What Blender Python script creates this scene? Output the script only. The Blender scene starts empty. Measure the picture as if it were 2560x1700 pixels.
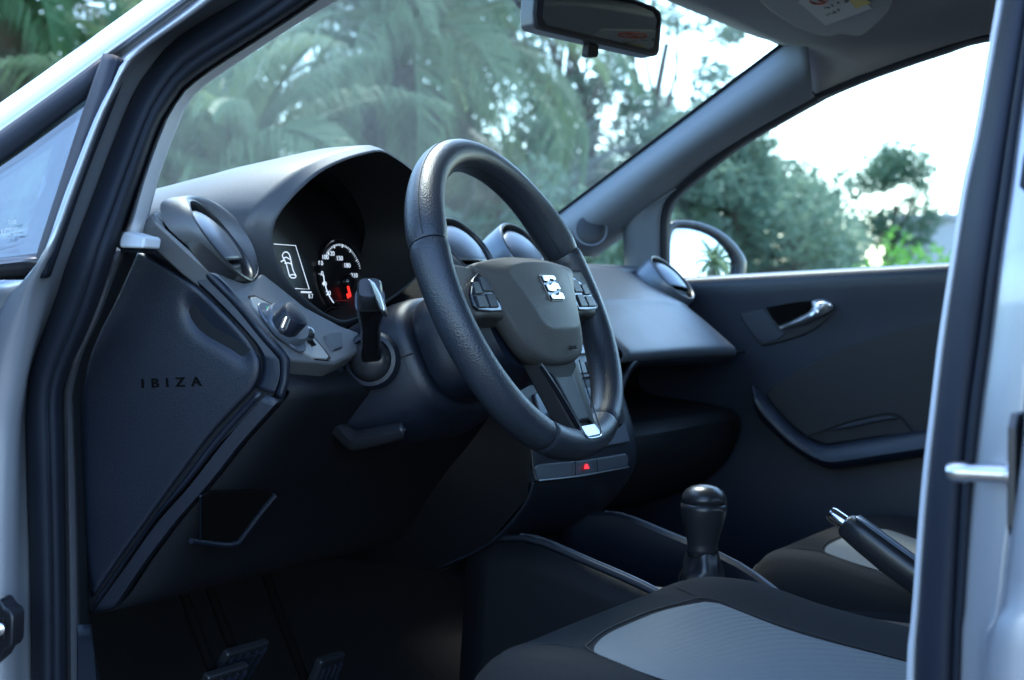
import bpy, bmesh, math, random
from mathutils import Vector as V, Matrix

# ------------------------------------------------------------------ camera, world, sun, exposure
SC = bpy.context.scene
COL = SC.collection
R = math.radians
FPX = 3797.0                                   # focal length in photo pixels (35 mm on a 23.6 mm sensor)
CAM = V((-1.756, -.8, .9)); AZ = R(60); PITCH = math.atan(100 / FPX)
FWD = V((math.sin(AZ) * math.cos(PITCH), math.cos(AZ) * math.cos(PITCH), -math.sin(PITCH)))
RGT = V((math.cos(AZ), -math.sin(AZ), 0)); UP = RGT.cross(FWD)
cam = bpy.data.cameras.new('camera'); camo = bpy.data.objects.new('camera', cam); COL.objects.link(camo)
camo.matrix_world = Matrix(((RGT.x, UP.x, -FWD.x, CAM.x), (RGT.y, UP.y, -FWD.y, CAM.y), (RGT.z, UP.z, -FWD.z, CAM.z), (0, 0, 0, 1)))
cam.sensor_width = 23.6; cam.lens = FPX / 2560 * 23.6; cam.clip_start = .02; cam.clip_end = 2000
cam.dof.use_dof = True; cam.dof.focus_distance = 1.62; cam.dof.aperture_fstop = 4.8; cam.dof.aperture_blades = 9
SC.camera = camo
SUN_EL, SUN_AZ = R(58), R(50)                  # azimuth from the car's nose (+Y) towards its right (+X)
w = bpy.data.worlds.new('World'); SC.world = w; w.use_nodes = True
nt = w.node_tree; bg = nt.nodes['Background']
sky = nt.nodes.new('ShaderNodeTexSky'); sky.sky_type = 'NISHITA'; sky.sun_disc = False
sky.sun_elevation = SUN_EL; sky.sun_rotation = SUN_AZ; sky.air_density = 1.1; sky.dust_density = .5; sky.ozone_density = 2.5
nt.links.new(sky.outputs[0], bg.inputs[0]); bg.inputs[1].default_value = .15
sd = bpy.data.lights.new('sun', 'SUN'); sd.energy = .9; sd.angle = R(14); sd.color = (1, .93, .84)
so = bpy.data.objects.new('sun', sd); COL.objects.link(so)
so.rotation_euler = V((math.sin(SUN_AZ) * math.cos(SUN_EL), math.cos(SUN_AZ) * math.cos(SUN_EL), math.sin(SUN_EL))).to_track_quat('Z', 'Y').to_euler()
SC.view_settings.view_transform = 'Standard'; SC.view_settings.look = 'None'; SC.view_settings.gamma = 1
SC.view_settings.exposure = 2.72
SC.view_settings.use_white_balance = True; SC.view_settings.white_balance_temperature = 6150; SC.view_settings.white_balance_tint = 8
SC.render.engine = 'CYCLES'
SC.cycles.use_denoising = True
SC.cycles.max_bounces = 8; SC.cycles.diffuse_bounces = 4; SC.cycles.glossy_bounces = 4
SC.cycles.transparent_max_bounces = 24; SC.cycles.transmission_bounces = 6
SC.cycles.sample_clamp_indirect = 6; SC.cycles.caustics_reflective = False; SC.cycles.caustics_refractive = False

# ------------------------------------------------------------------ measuring helpers: a photo pixel to a point on a real plane of the car
def ray(px, py): return FWD + RGT * ((px - 1280) / FPX) + UP * ((850 - py) / FPX)
def onp(px, py, p0, n):
    r = ray(px, py); p0 = V(p0); n = V(n)
    return CAM + r * ((p0 - CAM).dot(n) / r.dot(n))
def X(px, py, x): return onp(px, py, (x, 0, 0), (1, 0, 0))
def Y(px, py, y): return onp(px, py, (0, y, 0), (0, 1, 0))
def Z(px, py, z): return onp(px, py, (0, 0, z), (0, 0, 1))
BELT = .94; TUMBLE = .42
def sideL(px, py, x0):                          # flank of the car: upright below the belt line, leaning in above it
    p = X(px, py, x0)
    return p if p.z <= BELT else onp(px, py, (x0, 0, BELT), (1, 0, -TUMBLE))
def sideR(px, py, x0):
    p = X(px, py, x0)
    return p if p.z <= BELT else onp(px, py, (x0, 0, BELT), (1, 0, TUMBLE))

# ------------------------------------------------------------------ mesh helpers
def cat(p0, p1, p2, p3, t):
    return .5 * ((2 * p1) + (p2 - p0) * t + (2 * p0 - 5 * p1 + 4 * p2 - p3) * t * t + (3 * p1 - p0 - 3 * p2 + p3) * t ** 3)
def resample(pts, n, closed=False, lin=False):
    pts = [V(p) for p in pts]; m = len(pts); d = []
    segs = m if closed else m - 1
    for i in range(segs):
        if closed: a, b, c, e = pts[(i - 1) % m], pts[i], pts[(i + 1) % m], pts[(i + 2) % m]
        else:
            b, c = pts[i], pts[i + 1]
            a = pts[i - 1] if i else b * 2 - c
            e = pts[i + 2] if i + 2 < m else c * 2 - b
        for k in range(12):
            t = k / 12
            d.append(b.lerp(c, t) if lin else cat(a, b, c, e, t))
    d.append(pts[0].copy() if closed else pts[-1].copy())
    L = [0]
    for i in range(1, len(d)): L.append(L[-1] + (d[i] - d[i - 1]).length)
    out = []; j = 0; cnt = n if closed else n - 1
    for k in range(n):
        s = L[-1] * k / cnt
        while j < len(L) - 2 and L[j + 1] < s: j += 1
        q = (s - L[j]) / max(1e-9, L[j + 1] - L[j])
        out.append(d[j].lerp(d[j + 1], min(1, max(0, q))))
    return out
def link(o, parent=None):
    COL.objects.link(o)
    if parent is not None:
        o.parent = parent
        o.matrix_parent_inverse = Matrix.Identity(4)
    return o
def mesh(name, vs, fs, mat, parent=None, smooth=True, sharp=40, bevel=0, bseg=2, solid=0, soff=0, sub=0):
    me = bpy.data.meshes.new(name); me.from_pydata([tuple(v) for v in vs], [], fs); me.validate(); me.update()
    bm = bmesh.new(); bm.from_mesh(me); bmesh.ops.remove_doubles(bm, verts=bm.verts, dist=1e-6)
    if not solid: bmesh.ops.recalc_face_normals(bm, faces=bm.faces)
    bm.to_mesh(me); bm.free()
    if smooth:
        for p in me.polygons: p.use_smooth = True
        if sharp: me.set_sharp_from_angle(angle=R(sharp))
    me.materials.append(MAT[mat] if isinstance(mat, str) else mat)
    o = bpy.data.objects.new(name, me); link(o, parent)
    if solid:
        s = o.modifiers.new('solid', 'SOLIDIFY'); s.thickness = solid; s.offset = soff
    if sub:
        s = o.modifiers.new('sub', 'SUBSURF'); s.levels = sub; s.render_levels = sub
    if bevel:
        b = o.modifiers.new('bevel', 'BEVEL'); b.width = bevel; b.segments = bseg; b.limit_method = 'ANGLE'; b.angle_limit = R(32); b.harden_normals = True
    return o
def grid_faces(nr, nc, close_r=False, close_c=False, base=0):
    f = []
    for i in range(nr if close_r else nr - 1):
        for j in range(nc if close_c else nc - 1):
            f.append((base + i * nc + j, base + i * nc + (j + 1) % nc, base + ((i + 1) % nr) * nc + (j + 1) % nc, base + ((i + 1) % nr) * nc + j))
    return f
def skin(name, rails, mat, parent, n=40, closed=False, across=0, lin=False, caps=False, raw=False, **kw):
    """surface through a row of rails; across>0 also smooths across the rails"""
    rs = rails if raw else [resample(r, n, closed, lin) for r in rails]
    if across:
        cols = [resample([r[j] for r in rs], across) for j in range(len(rs[0]))]
        rs = [[c[i] for c in cols] for i in range(across)]
    vs = [p for r in rs for p in r]; m = len(rs[0])
    fs = grid_faces(len(rs), m, False, closed)
    if caps: fs += [tuple(range(m)), tuple(range((len(rs) - 1) * m, len(rs) * m))]
    return mesh(name, vs, fs, mat, parent, **kw)
def panel(name, pts, normal, thick, mat, parent, bevel=.002, n=0, lin=False, **kw):
    """solid plate: outline pts (front face), extruded back against normal"""
    pts = [V(p) for p in pts]; N = V(normal).normalized()
    if n: pts = resample(pts, n, True, lin)
    k = len(pts); vs = pts + [p - N * thick for p in pts]
    fs = [tuple(range(k)), tuple(range(2 * k - 1, k - 1, -1))] + [(i, (i + 1) % k, k + (i + 1) % k, k + i) for i in range(k)]
    return mesh(name, vs, fs, mat, parent, bevel=bevel, **kw)
def frame_of(d, hint=V((0, 0, 1))):
    d = V(d).normalized(); a = hint.cross(d)
    if a.length < 1e-4: a = V((1, 0, 0)).cross(d)
    a.normalize(); return a, d.cross(a), d
def tube(name, pts, r, mat, parent, n=0, seg=10, squash=1.0, hint=V((0, 0, 1)), closed=False, caps=True, **kw):
    pts = [V(p) for p in pts]
    if n: pts = resample(pts, n, closed)
    m = len(pts); rs = [r] * m if not isinstance(r, (list, tuple)) else [r[min(len(r) - 1, int(i * (len(r) - 1) / max(1, m - 1)))] + (r[min(len(r) - 1, int(i * (len(r) - 1) / max(1, m - 1)) + 1)] - r[min(len(r) - 1, int(i * (len(r) - 1) / max(1, m - 1)))]) * ((i * (len(r) - 1) / max(1, m - 1)) % 1) for i in range(m)]
    vs = []
    for i, p in enumerate(pts):
        if closed: d = pts[(i + 1) % m] - pts[i - 1]
        else: d = pts[min(m - 1, i + 1)] - pts[max(0, i - 1)]
        a, b, _ = frame_of(d, hint)
        for k in range(seg):
            q = 2 * math.pi * k / seg
            vs.append(p + (a * math.cos(q) + b * math.sin(q) * squash) * rs[i])
    fs = grid_faces(m, seg, closed, True)
    if caps and not closed: fs += [tuple(range(seg)), tuple(range((m - 1) * seg, m * seg))]
    return mesh(name, vs, fs, mat, parent, **kw)
def lathe(name, prof, c, axis, mat, parent, seg=40, hint=V((0, 0, 1)), sx=1, caps=True, **kw):
    """prof = [(radius, height along axis)]"""
    a, b, d = frame_of(axis, hint); c = V(c); vs = []
    for r, h in prof:
        for k in range(seg):
            q = 2 * math.pi * k / seg
            vs.append(c + d * h + (a * math.cos(q) * sx + b * math.sin(q)) * max(r, 1e-5))
    fs = grid_faces(len(prof), seg, False, True)
    if caps: fs += [tuple(range(seg)), tuple(range((len(prof) - 1) * seg, len(prof) * seg))]
    return mesh(name, vs, fs, mat, parent, **kw)
def box(name, c, s, mat, parent, bevel=.004, rot=None, **kw):
    c = V(c); vs = []
    for z in (-1, 1):
        for x, y in ((-1, -1), (1, -1), (1, 1), (-1, 1)):
            v = V((x * s[0] / 2, y * s[1] / 2, z * s[2] / 2))
            if rot is not None: v = rot @ v
            vs.append(c + v)
    return mesh(name, vs, [(3, 2, 1, 0), (4, 5, 6, 7), (0, 1, 5, 4), (1, 2, 6, 5), (2, 3, 7, 6), (3, 0, 4, 7)], mat, parent, bevel=bevel, **kw)
def text(name, s, size, M, mat, parent, depth=.0006, sx=1, space=1, bold=0):
    cu = bpy.data.curves.new(name, 'FONT'); cu.body = s; cu.size = size; cu.extrude = depth; cu.align_x = 'CENTER'; cu.align_y = 'CENTER'; cu.space_character = space; cu.offset = bold
    o = bpy.data.objects.new(name, cu); COL.objects.link(o)
    dg = bpy.context.evaluated_depsgraph_get(); me = bpy.data.meshes.new_from_object(o.evaluated_get(dg))
    bpy.data.objects.remove(o)
    me.transform(M @ Matrix.Diagonal((sx, 1, 1, 1)))
    me.materials.clear(); me.materials.append(MAT[mat])
    return link(bpy.data.objects.new(name, me), parent)
def basis(o, u, v):
    u = V(u).normalized(); n = u.cross(V(v)).normalized(); v = n.cross(u); o = V(o)
    return Matrix(((u.x, v.x, n.x, o.x), (u.y, v.y, n.y, o.y), (u.z, v.z, n.z, o.z), (0, 0, 0, 1)))
def tag(o, label=None, cat_=None, group=None, kind=None):
    if label: o['label'] = label
    if cat_: o['category'] = cat_
    if group: o['group'] = group
    if kind: o['kind'] = kind
    return o
def empty(name, loc=(0, 0, 0)):
    o = bpy.data.objects.new(name, None); COL.objects.link(o); o.location = loc; o.empty_display_size = .1
    return o

# ------------------------------------------------------------------ materials
MAT = {}
def pm(name, col, rough=.5, metal=0, coat=0, spec=.5, grain=0, gscale=900, var=.06, vscale=30, rvar=0, emit=None, es=0, sheen=0, fine=None):
    m = bpy.data.materials.new(name); m.use_nodes = True; t = m.node_tree; b = t.nodes['Principled BSDF']
    b.inputs['Roughness'].default_value = rough; b.inputs['Metallic'].default_value = metal
    b.inputs['Coat Weight'].default_value = coat; b.inputs['Coat Roughness'].default_value = .08
    b.inputs['Specular IOR Level'].default_value = spec; b.inputs['Sheen Weight'].default_value = sheen
    tc = t.nodes.new('ShaderNodeTexCoord')
    no = t.nodes.new('ShaderNodeTexNoise'); no.inputs['Scale'].default_value = vscale; no.inputs['Detail'].default_value = 5
    t.links.new(tc.outputs['Object'], no.inputs['Vector'])
    mx = t.nodes.new('ShaderNodeMix'); mx.data_type = 'RGBA'
    mx.inputs[6].default_value = (*[c * (1 - var) for c in col], 1); mx.inputs[7].default_value = (*[min(1, c * (1 + var)) for c in col], 1)
    t.links.new(no.outputs[0], mx.inputs[0]); t.links.new(mx.outputs[2], b.inputs['Base Color'])
    if rvar:
        mr = t.nodes.new('ShaderNodeMapRange'); mr.inputs[3].default_value = rough - rvar; mr.inputs[4].default_value = rough + rvar
        n2 = t.nodes.new('ShaderNodeTexNoise'); n2.inputs['Scale'].default_value = vscale * .37; n2.inputs['Detail'].default_value = 6
        t.links.new(tc.outputs['Object'], n2.inputs['Vector']); t.links.new(n2.outputs[0], mr.inputs[0]); t.links.new(mr.outputs[0], b.inputs['Roughness'])
    if grain:
        vo = t.nodes.new('ShaderNodeTexVoronoi'); vo.inputs['Scale'].default_value = gscale; t.links.new(tc.outputs['Object'], vo.inputs['Vector'])
        bp = t.nodes.new('ShaderNodeBump'); bp.inputs['Strength'].default_value = grain; bp.inputs['Distance'].default_value = .0006
        t.links.new(vo.outputs['Distance'], bp.inputs['Height']); t.links.new(bp.outputs[0], b.inputs['Normal'])
    if emit:
        b.inputs['Emission Color'].default_value = (*emit, 1); b.inputs['Emission Strength'].default_value = es
    MAT[name] = m; return m
pm('dash_soft', (.066, .073, .086), .44, grain=.22, gscale=900, rvar=.07)
pm('dash_hard', (.008, .0115, .021), .42, grain=.35, gscale=900, rvar=.08)
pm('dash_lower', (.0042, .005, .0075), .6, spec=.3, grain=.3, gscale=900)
pm('fascia_grey', (.125, .132, .142), .42, metal=.15, grain=.3, gscale=1100, rvar=.05)
pm('vent_satin', (.12, .14, .175), .34, metal=.45, var=.04)
pm('black_gloss', (.008, .008, .009), .12, coat=.5, rvar=.04)
pm('black_matt', (.006, .006, .007), .75)
pm('rubber', (.009, .012, .02), .66, spec=.22, rvar=.08, var=.25, vscale=14)
pm('rubber_dull', (.012, .015, .025), .6, spec=.25, grain=.2, gscale=700)
pm('seal_grain', (.05, .052, .06), .6, grain=.5, gscale=500)
pm('silver_paint', (.36, .385, .43), .34, metal=.6, coat=.7, var=.03, vscale=400)
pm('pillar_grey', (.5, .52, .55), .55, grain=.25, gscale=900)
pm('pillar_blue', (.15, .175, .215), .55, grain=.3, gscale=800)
pm('headliner', (.36, .355, .345), .92, grain=.3, gscale=600, spec=.2)
pm('visor', (.42, .415, .4), .8, grain=.2)
pm('wheel_leather', (.021, .026, .036), .36, grain=.5, gscale=620, rvar=.09, var=.2, vscale=45)
pm('wheel_pad', (.052, .0515, .05),   .5, grain=.4, gscale=800, rvar=.06)
pm('chrome', (.86, .87, .9), .1, metal=1, var=.02)
pm('satin_chrome', (.45, .47, .5), .28, metal=1, var=.03)
pm('steel', (.55, .55, .56), .28, metal=1, var=.12, vscale=120)
pm('mirror_silver', (.9, .93, .94), .0, metal=1, var=0)
pm('mirror_dim', (.55, .57, .55), .03, metal=1, var=0)
pm('seat_cloth', (.018, .018, .0195), .95, grain=.6, gscale=1300, spec=.15, var=.2, vscale=300)
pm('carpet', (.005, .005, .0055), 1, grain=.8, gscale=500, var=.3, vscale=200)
pm('gloss_plastic', (.02, .021, .025), .3, rvar=.06)
pm('door_plastic', (.011, .016, .03), .4, grain=.35, gscale=800, rvar=.06)
pm('door_insert', (.007, .008, .011), .6, grain=.4, gscale=700)
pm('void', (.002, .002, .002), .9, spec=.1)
pm('switch_plate', (.3, .31, .31), .4, metal=.2)
pm('mirror_case', (.06, .065, .075), .35, rvar=.05)
pm('spoke_black', (.006, .007, .011), .4, spec=.06)
pm('handle_chrome', (.72, .74, .78), .3, metal=.9)
pm('red_needle', (.5, .01, .008), .4, emit=(1, .03, .02), es=.22)
pm('lit_white', (.6, .6, .6), .4, emit=(.75, .85, 1), es=.13)
pm('lit_red', (.5, .02, .02), .4, emit=(1, .03, .05), es=.2)
pm('lit_green', (.05, .4, .2), .4, emit=(.05, 1, .45), es=.06)
pm('dial_face', (.005, .005, .006), .3)
pm('sticker', (.62, .6, .55), .6)
pm('sticker_yellow', (.72, .55, .12), .6)
pm('sticker_red', (.5, .1, .06), .6)
pm('sticker_ink', (.12, .12, .12), .6)
pm('white_print', (.55, .6, .62), .5)
pm('trunk_bark', (.1, .08, .06), .95, grain=1, gscale=14, var=.4, vscale=8)
pm('wall_render', (.42, .43, .44), .9, var=.12, vscale=3)
pm('ground_dirt', (.085, .08, .072), .95, grain=1, gscale=9, var=.35, vscale=1.3)

def glass_mat(name, tint, ior=1.45, dirt_veil=.0, gl=1.0):
    m = bpy.data.materials.new(name); m.use_nodes = True; t = m.node_tree; t.nodes.clear()
    o = t.nodes.new('ShaderNodeOutputMaterial'); tr = t.nodes.new('ShaderNodeBsdfTransparent'); g = t.nodes.new('ShaderNodeBsdfGlossy')
    tr.inputs[0].default_value = (*tint, 1); g.inputs[0].default_value = (gl, gl, gl, 1); g.inputs[1].default_value = .0
    lw = t.nodes.new('ShaderNodeLayerWeight'); lw.inputs[0].default_value = .5      # same reflectance from both sides of the pane
    pw = t.nodes.new('ShaderNodeMath'); pw.operation = 'POWER'; pw.inputs[1].default_value = 5; t.links.new(lw.outputs['Facing'], pw.inputs[0])
    r0 = 2 * ((ior - 1) / (ior + 1)) ** 2
    fr = t.nodes.new('ShaderNodeMath'); fr.operation = 'MULTIPLY_ADD'; fr.inputs[1].default_value = 1 - r0; fr.inputs[2].default_value = r0; t.links.new(pw.outputs[0], fr.inputs[0])
    mx = t.nodes.new('ShaderNodeMixShader'); t.links.new(fr.outputs[0], mx.inputs[0]); t.links.new(tr.outputs[0], mx.inputs[1]); t.links.new(g.outputs[0], mx.inputs[2])
    last = mx
    if dirt_veil:
        df = t.nodes.new('ShaderNodeBsdfDiffuse'); df.inputs[0].default_value = (.75, .8, .78, 1)
        tl = t.nodes.new('ShaderNodeBsdfTranslucent'); tl.inputs[0].default_value = (.75, .8, .78, 1)
        ad = t.nodes.new('ShaderNodeMixShader'); t.links.new(df.outputs[0], ad.inputs[1]); t.links.new(tl.outputs[0], ad.inputs[2])
        tc = t.nodes.new('ShaderNodeTexCoord'); n1 = t.nodes.new('ShaderNodeTexNoise'); n1.inputs['Scale'].default_value = 7; n1.inputs['Detail'].default_value = 8
        t.links.new(tc.outputs['Object'], n1.inputs['Vector'])
        r1 = t.nodes.new('ShaderNodeMapRange'); r1.inputs[1].default_value = .3; r1.inputs[2].default_value = .75; r1.inputs[3].default_value = dirt_veil * .6; r1.inputs[4].default_value = dirt_veil * 1.5
        t.links.new(n1.outputs[0], r1.inputs[0])
        vo = t.nodes.new('ShaderNodeTexVoronoi'); vo.inputs['Scale'].default_value = 55; t.links.new(tc.outputs['Object'], vo.inputs['Vector'])
        r2 = t.nodes.new('ShaderNodeMapRange'); r2.inputs[1].default_value = .035; r2.inputs[2].default_value = .02; r2.inputs[3].default_value = 0; r2.inputs[4].default_value = .25
        t.links.new(vo.outputs['Distance'], r2.inputs[0])
        aa = t.nodes.new('ShaderNodeMath'); t.links.new(r1.outputs[0], aa.inputs[0]); t.links.new(r2.outputs[0], aa.inputs[1])
        m2 = t.nodes.new('ShaderNodeMixShader'); t.links.new(aa.outputs[0], m2.inputs[0]); t.links.new(mx.outputs[0], m2.inputs[1]); t.links.new(ad.outputs[0], m2.inputs[2]); last = m2
    t.links.new(last.outputs[0], o.inputs[0]); MAT[name] = m
glass_mat('windscreen_glass', (.8, .9, .86), 1.5, dirt_veil=.028)  # thin pale film painted as veiling haze, with dirt specks
glass_mat('side_glass', (.86, .95, .91), 1.45)
glass_mat('quarter_glass', (.55, .62, .62), 1.7)

def weave_mat():
    m = pm('seat_weave', (.12, .13, .14), .9); t = m.node_tree; b = t.nodes['Principled BSDF']
    tc = t.nodes.new('ShaderNodeTexCoord'); w1 = t.nodes.new('ShaderNodeTexWave'); w1.inputs['Scale'].default_value = 120; w1.bands_direction = 'DIAGONAL'; w1.inputs['Distortion'].default_value = .6; w1.inputs['Detail'].default_value = 2
    ck = t.nodes.new('ShaderNodeTexChecker'); ck.inputs['Scale'].default_value = 900
    t.links.new(tc.outputs['Object'], w1.inputs[0]); t.links.new(tc.outputs['Object'], ck.inputs[0])
    mx = t.nodes.new('ShaderNodeMix'); mx.data_type = 'RGBA'; mx.inputs[6].default_value = (.05, .056, .058, 1); mx.inputs[7].default_value = (.24, .26, .262, 1)
    t.links.new(w1.outputs[1], mx.inputs[0]); t.links.new(mx.outputs[2], b.inputs['Base Color'])
    bp = t.nodes.new('ShaderNodeBump'); bp.inputs['Strength'].default_value = .4; bp.inputs['Distance'].default_value = .0008
    t.links.new(w1.outputs[1], bp.inputs['Height']); t.links.new(bp.outputs[0], b.inputs['Normal'])
weave_mat()
def frit_mat():
    m = bpy.data.materials.new('frit'); m.use_nodes = True; b = m.node_tree.nodes['Principled BSDF']
    b.inputs['Base Color'].default_value = (.01, .01, .012, 1); b.inputs['Roughness'].default_value = .04; b.inputs['IOR'].default_value = 1.7
    MAT['frit'] = m
frit_mat()
def leaf_mat(name, c1, c2, trans=.35, rough=.55):
    m = bpy.data.materials.new(name); m.use_nodes = True; t = m.node_tree; b = t.nodes['Principled BSDF']; b.inputs['Roughness'].default_value = rough
    g = t.nodes.new('ShaderNodeNewGeometry'); mx = t.nodes.new('ShaderNodeMix'); mx.data_type = 'RGBA'
    mx.inputs[6].default_value = (*c1, 1); mx.inputs[7].default_value = (*c2, 1)
    t.links.new(g.outputs['Random Per Island'], mx.inputs[0]); t.links.new(mx.outputs[2], b.inputs['Base Color'])
    tl = t.nodes.new('ShaderNodeBsdfTranslucent'); t.links.new(mx.outputs[2], tl.inputs[0])
    ms = t.nodes.new('ShaderNodeMixShader'); ms.inputs[0].default_value = trans
    out = t.nodes['Material Output']; t.links.new(b.outputs[0], ms.inputs[1]); t.links.new(tl.outputs[0], ms.inputs[2]); t.links.new(ms.outputs[0], out.inputs[0])
    MAT[name] = m
leaf_mat('leaf_dark', (.085, .16, .1), (.15, .24, .15), .5)
leaf_mat('leaf_olive', (.16, .25, .17), (.27, .36, .25), .5)
leaf_mat('leaf_bright', (.1, .3, .04), (.2, .42, .08), .5)
leaf_mat('palm_leaf', (.14, .23, .11), (.26, .34, .18), .45)
leaf_mat('palm_green', (.045, .12, .04), (.08, .18, .06), .4)
leaf_mat('dry_leaf', (.15, .17, .12), (.22, .23, .17), .35)

# ------------------------------------------------------------------ ground
def ground():
    n = 40; S = 600; vs = []; random.seed(3)
    ax = [S * math.copysign(abs(t) ** 2.2, t) for t in [-1 + 2 * i / n for i in range(n + 1)]]
    for a in ax:
        for b in ax:
            r = math.hypot(a, b); vs.append((a, b, random.uniform(-.02, .02) * min(1, r / 12) if r > 5 else 0))
    return tag(mesh('ground', vs, grid_faces(n + 1, n + 1), 'ground_dirt'), kind='structure')
ground()

# ------------------------------------------------------------------ the car
car = empty('hatchback_car')
tag(car, 'silver hatchback with dark grey interior, seen through its open driver side', 'car')

# ---- driver-side door opening: every rail runs from the sill up the hinge pillar and along the roof edge
def railL(px, x0, dz=0, tail=True, y1=-.6):
    pts = [sideL(a, b, x0) for a, b in px]
    if tail:
        for y, z in ((-.03, 1.262), (-.25, 1.318), (y1, 1.33)):
            pts.append(V((x0 + TUMBLE * (z + dz - BELT), y, z + dz)))
    return pts
A_OUT = [(86, 2050), (82, 1700), (78, 1406), (67, 1100), (67, 1002), (80, 912), (143, 743), (156, 700), (179, 638), (232, 500), (290, 348), (339, 232), (384, 165), (446, 94), (594, 4)]
B_IN = [(168, 2050), (165, 1700), (163, 1406), (158, 1100), (156, 980), (179, 912), (210, 850), (250, 747), (281, 640), (308, 560), (348, 446), (393, 321), (429, 259), (491, 192), (781, 0)]
mid = lambda t: [(a[0] * (1 - t) + b[0] * t, a[1] * (1 - t) + b[1] * t) for a, b in zip(A_OUT, B_IN)]
# rubber door seal: flat carrier, raised bulb, inner lip
skin('door_seal', [railL(A_OUT, -.742), railL(mid(.1), -.750), railL(mid(.3), -.755, -.003), railL(mid(.5), -.754, -.006), railL(mid(.6), -.746, -.008), railL(mid(.72), -.748, -.010), railL(mid(.88), -.734, -.013), railL(B_IN, -.706, -.016)], 'rubber', car, n=90, across=22, solid=.003, sharp=0)
# silver jamb between seal and outer skin
J1 = [(20, 2050), (22, 1700), (26, 1406), (38, 1100), (52, 990), (72, 890), (110, 745), (121, 690), (146, 612), (195, 480), (262, 300), (300, 220), (332, 160), (410, 95), (545, 0)]
J0 = [(-120, 2050), (-120, 1700), (-110, 1406), (-90, 1100), (-75, 990), (-50, 880), (20, 745), (60, 700), (112, 625), (165, 480), (236, 300), (280, 212), (312, 150), (380, 92), (505, 0)]
J00 = [(-420, 2050), (-420, 1700), (-400, 1406), (-380, 1100), (-350, 960), (-320, 830), (-160, 745), (-40, 700)]
body = skin('body_frame', [railL(J0, -.80, .02), railL([(a * .5 + c * .5, b * .5 + d * .5) for (a, b), (c, d) in zip(J0, J1)], -.796, .02), railL(J1, -.775, .012), railL([(a * .4 + c * .6, b * .4 + d * .6) for (a, b), (c, d) in zip(J1, A_OUT)], -.752, .006), railL(A_OUT, -.741)], 'silver_paint', car, n=90, across=16, solid=.0015, sharp=0)
fender = skin('front_wing', [[sideL(a, b, -.8) for a, b in J0[:8]], [sideL(a - 60, b, -.803) for a, b in J0[:8]], [V((-.81, .75, z)) for z in (.25, .45, .55, .66, .72, .78, .85, .9)], [V((-.80, 1.25, z)) for z in (.25, .42, .52, .6, .66, .71, .77, .8)], [V((-.62, 1.75, z)) for z in (.25, .38, .46, .52, .57, .62, .66, .69)]], 'silver_paint', car, n=24, across=24, solid=.002, sharp=0)
# outer windscreen pillar: convex silver band above the quarter window
K0 = [(-420, 570), (-60, 305), (0, 261), (180, 133), (365, 0), (500, -97)]
K1 = [(-420, 632), (-60, 374), (0, 331), (140, 232), (262, 140), (330, 92), (455, 0), (560, -75)]
km = [(-420, 600), (-60, 332), (0, 290), (160, 175), (312, 66), (400, 2), (530, -88)]
kpts = lambda px, x0, dz: [sideL(a, b, x0) for a, b in px] + [V((x0 + TUMBLE * (z + dz - BELT), y, z + dz)) for y, z in ((-.05, 1.33), (-.25, 1.37), (-.7, 1.385))]
skin('windscreen_pillar', [kpts(K0, -.742, .03), kpts(km, -.77, .02), kpts(K1, -.776, 0)], 'silver_paint', car, n=60, across=9, solid=.002, sharp=0)
# shadow groove between pillar band and jamb
K2 = [(262, 142), (330, 94), (455, 2), (560, -73)]
JU = J0[12:]
skin('pillar_groove', [kpts(K2, -.774, 0), kpts([(a * .5 + c * .5, b * .5 + d * .5) for (a, b), (c, d) in zip([(262, 142), (345, 84), (470, -8)], [(300, 168), (380, 100), (508, 4)])], -.758, .0), kpts([(312, 152), (382, 96), (508, 4)], -.79, .015)], 'silver_paint', car, n=50, across=9, solid=.0015, sharp=0)
# ---- quarter window
qw = panel('quarter_window', [sideL(a, b, -.772) for a, b in ((-420, 690), (0, 409), (226, 240), (95, 640), (0, 651), (-420, 670))], (-1, -.1, .35), .004, 'quarter_glass', car, bevel=0)
def ring_panel(name, outer, inner, off, mat, parent, x0):
    o = [sideL(a, b, x0) for a, b in outer]; i = [sideL(a, b, x0) for a, b in inner]
    k = len(o); return mesh(name, o + i, [(j, (j + 1) % k, k + (j + 1) % k, k + j) for j in range(k)], mat, parent, solid=.0012)
ring_panel('frit_border', [(-420, 690), (0, 409), (226, 240), (95, 640), (0, 651), (-420, 670)], [(-300, 655), (0, 452), (135, 360), (62, 606), (0, 622), (-300, 640)], 0, 'frit', qw, -.7665)
random.seed(5)
dots = []; dfs = []
def dot(px, py, r):
    c = sideL(px, py, -.7668); a, b, _ = frame_of(V((-1, 0, .4)))
    k = len(dots)
    for q in range(6): dots.append(c + (a * math.cos(q * 1.047) + b * math.sin(q * 1.047)) * r)
    dfs.append(tuple(range(k, k + 6)))
for (a, b), (c, d), (nx, ny) in (((0, 452), (135, 360), (.5, .8)), ((135, 360), (62, 606), (-1, -.3)), ((62, 606), (0, 622), (-.1, -1))):
    L = math.hypot(c - a, d - b); m = int(L / 4)
    for j in range(m):
        for rr, r in ((3, .0006), (7, .00045), (11, .0003)):
            dot(a + (c - a) * j / m + nx * rr, b + (d - b) * j / m + ny * rr, r)
tag(mesh('frit_dots', dots, dfs, 'frit', qw, smooth=False), kind='stuff')
uq = (sideL(60, 590, -.774) - sideL(20, 592, -.774)); vq = V((0, 0, 1))
for s, (px, py), sz in (('SEAT', (30, 556), .005), ('43R-00141', (28, 573), .0038), ('E9', (8, 580), .006), ('DOT 27', (34, 584), .0038), ('CCC', (16, 592), .005)):
    text('glass_marking', s, sz, basis(sideL(px, py, -.776), -uq, vq), 'white_print', qw, .0001)
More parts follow.
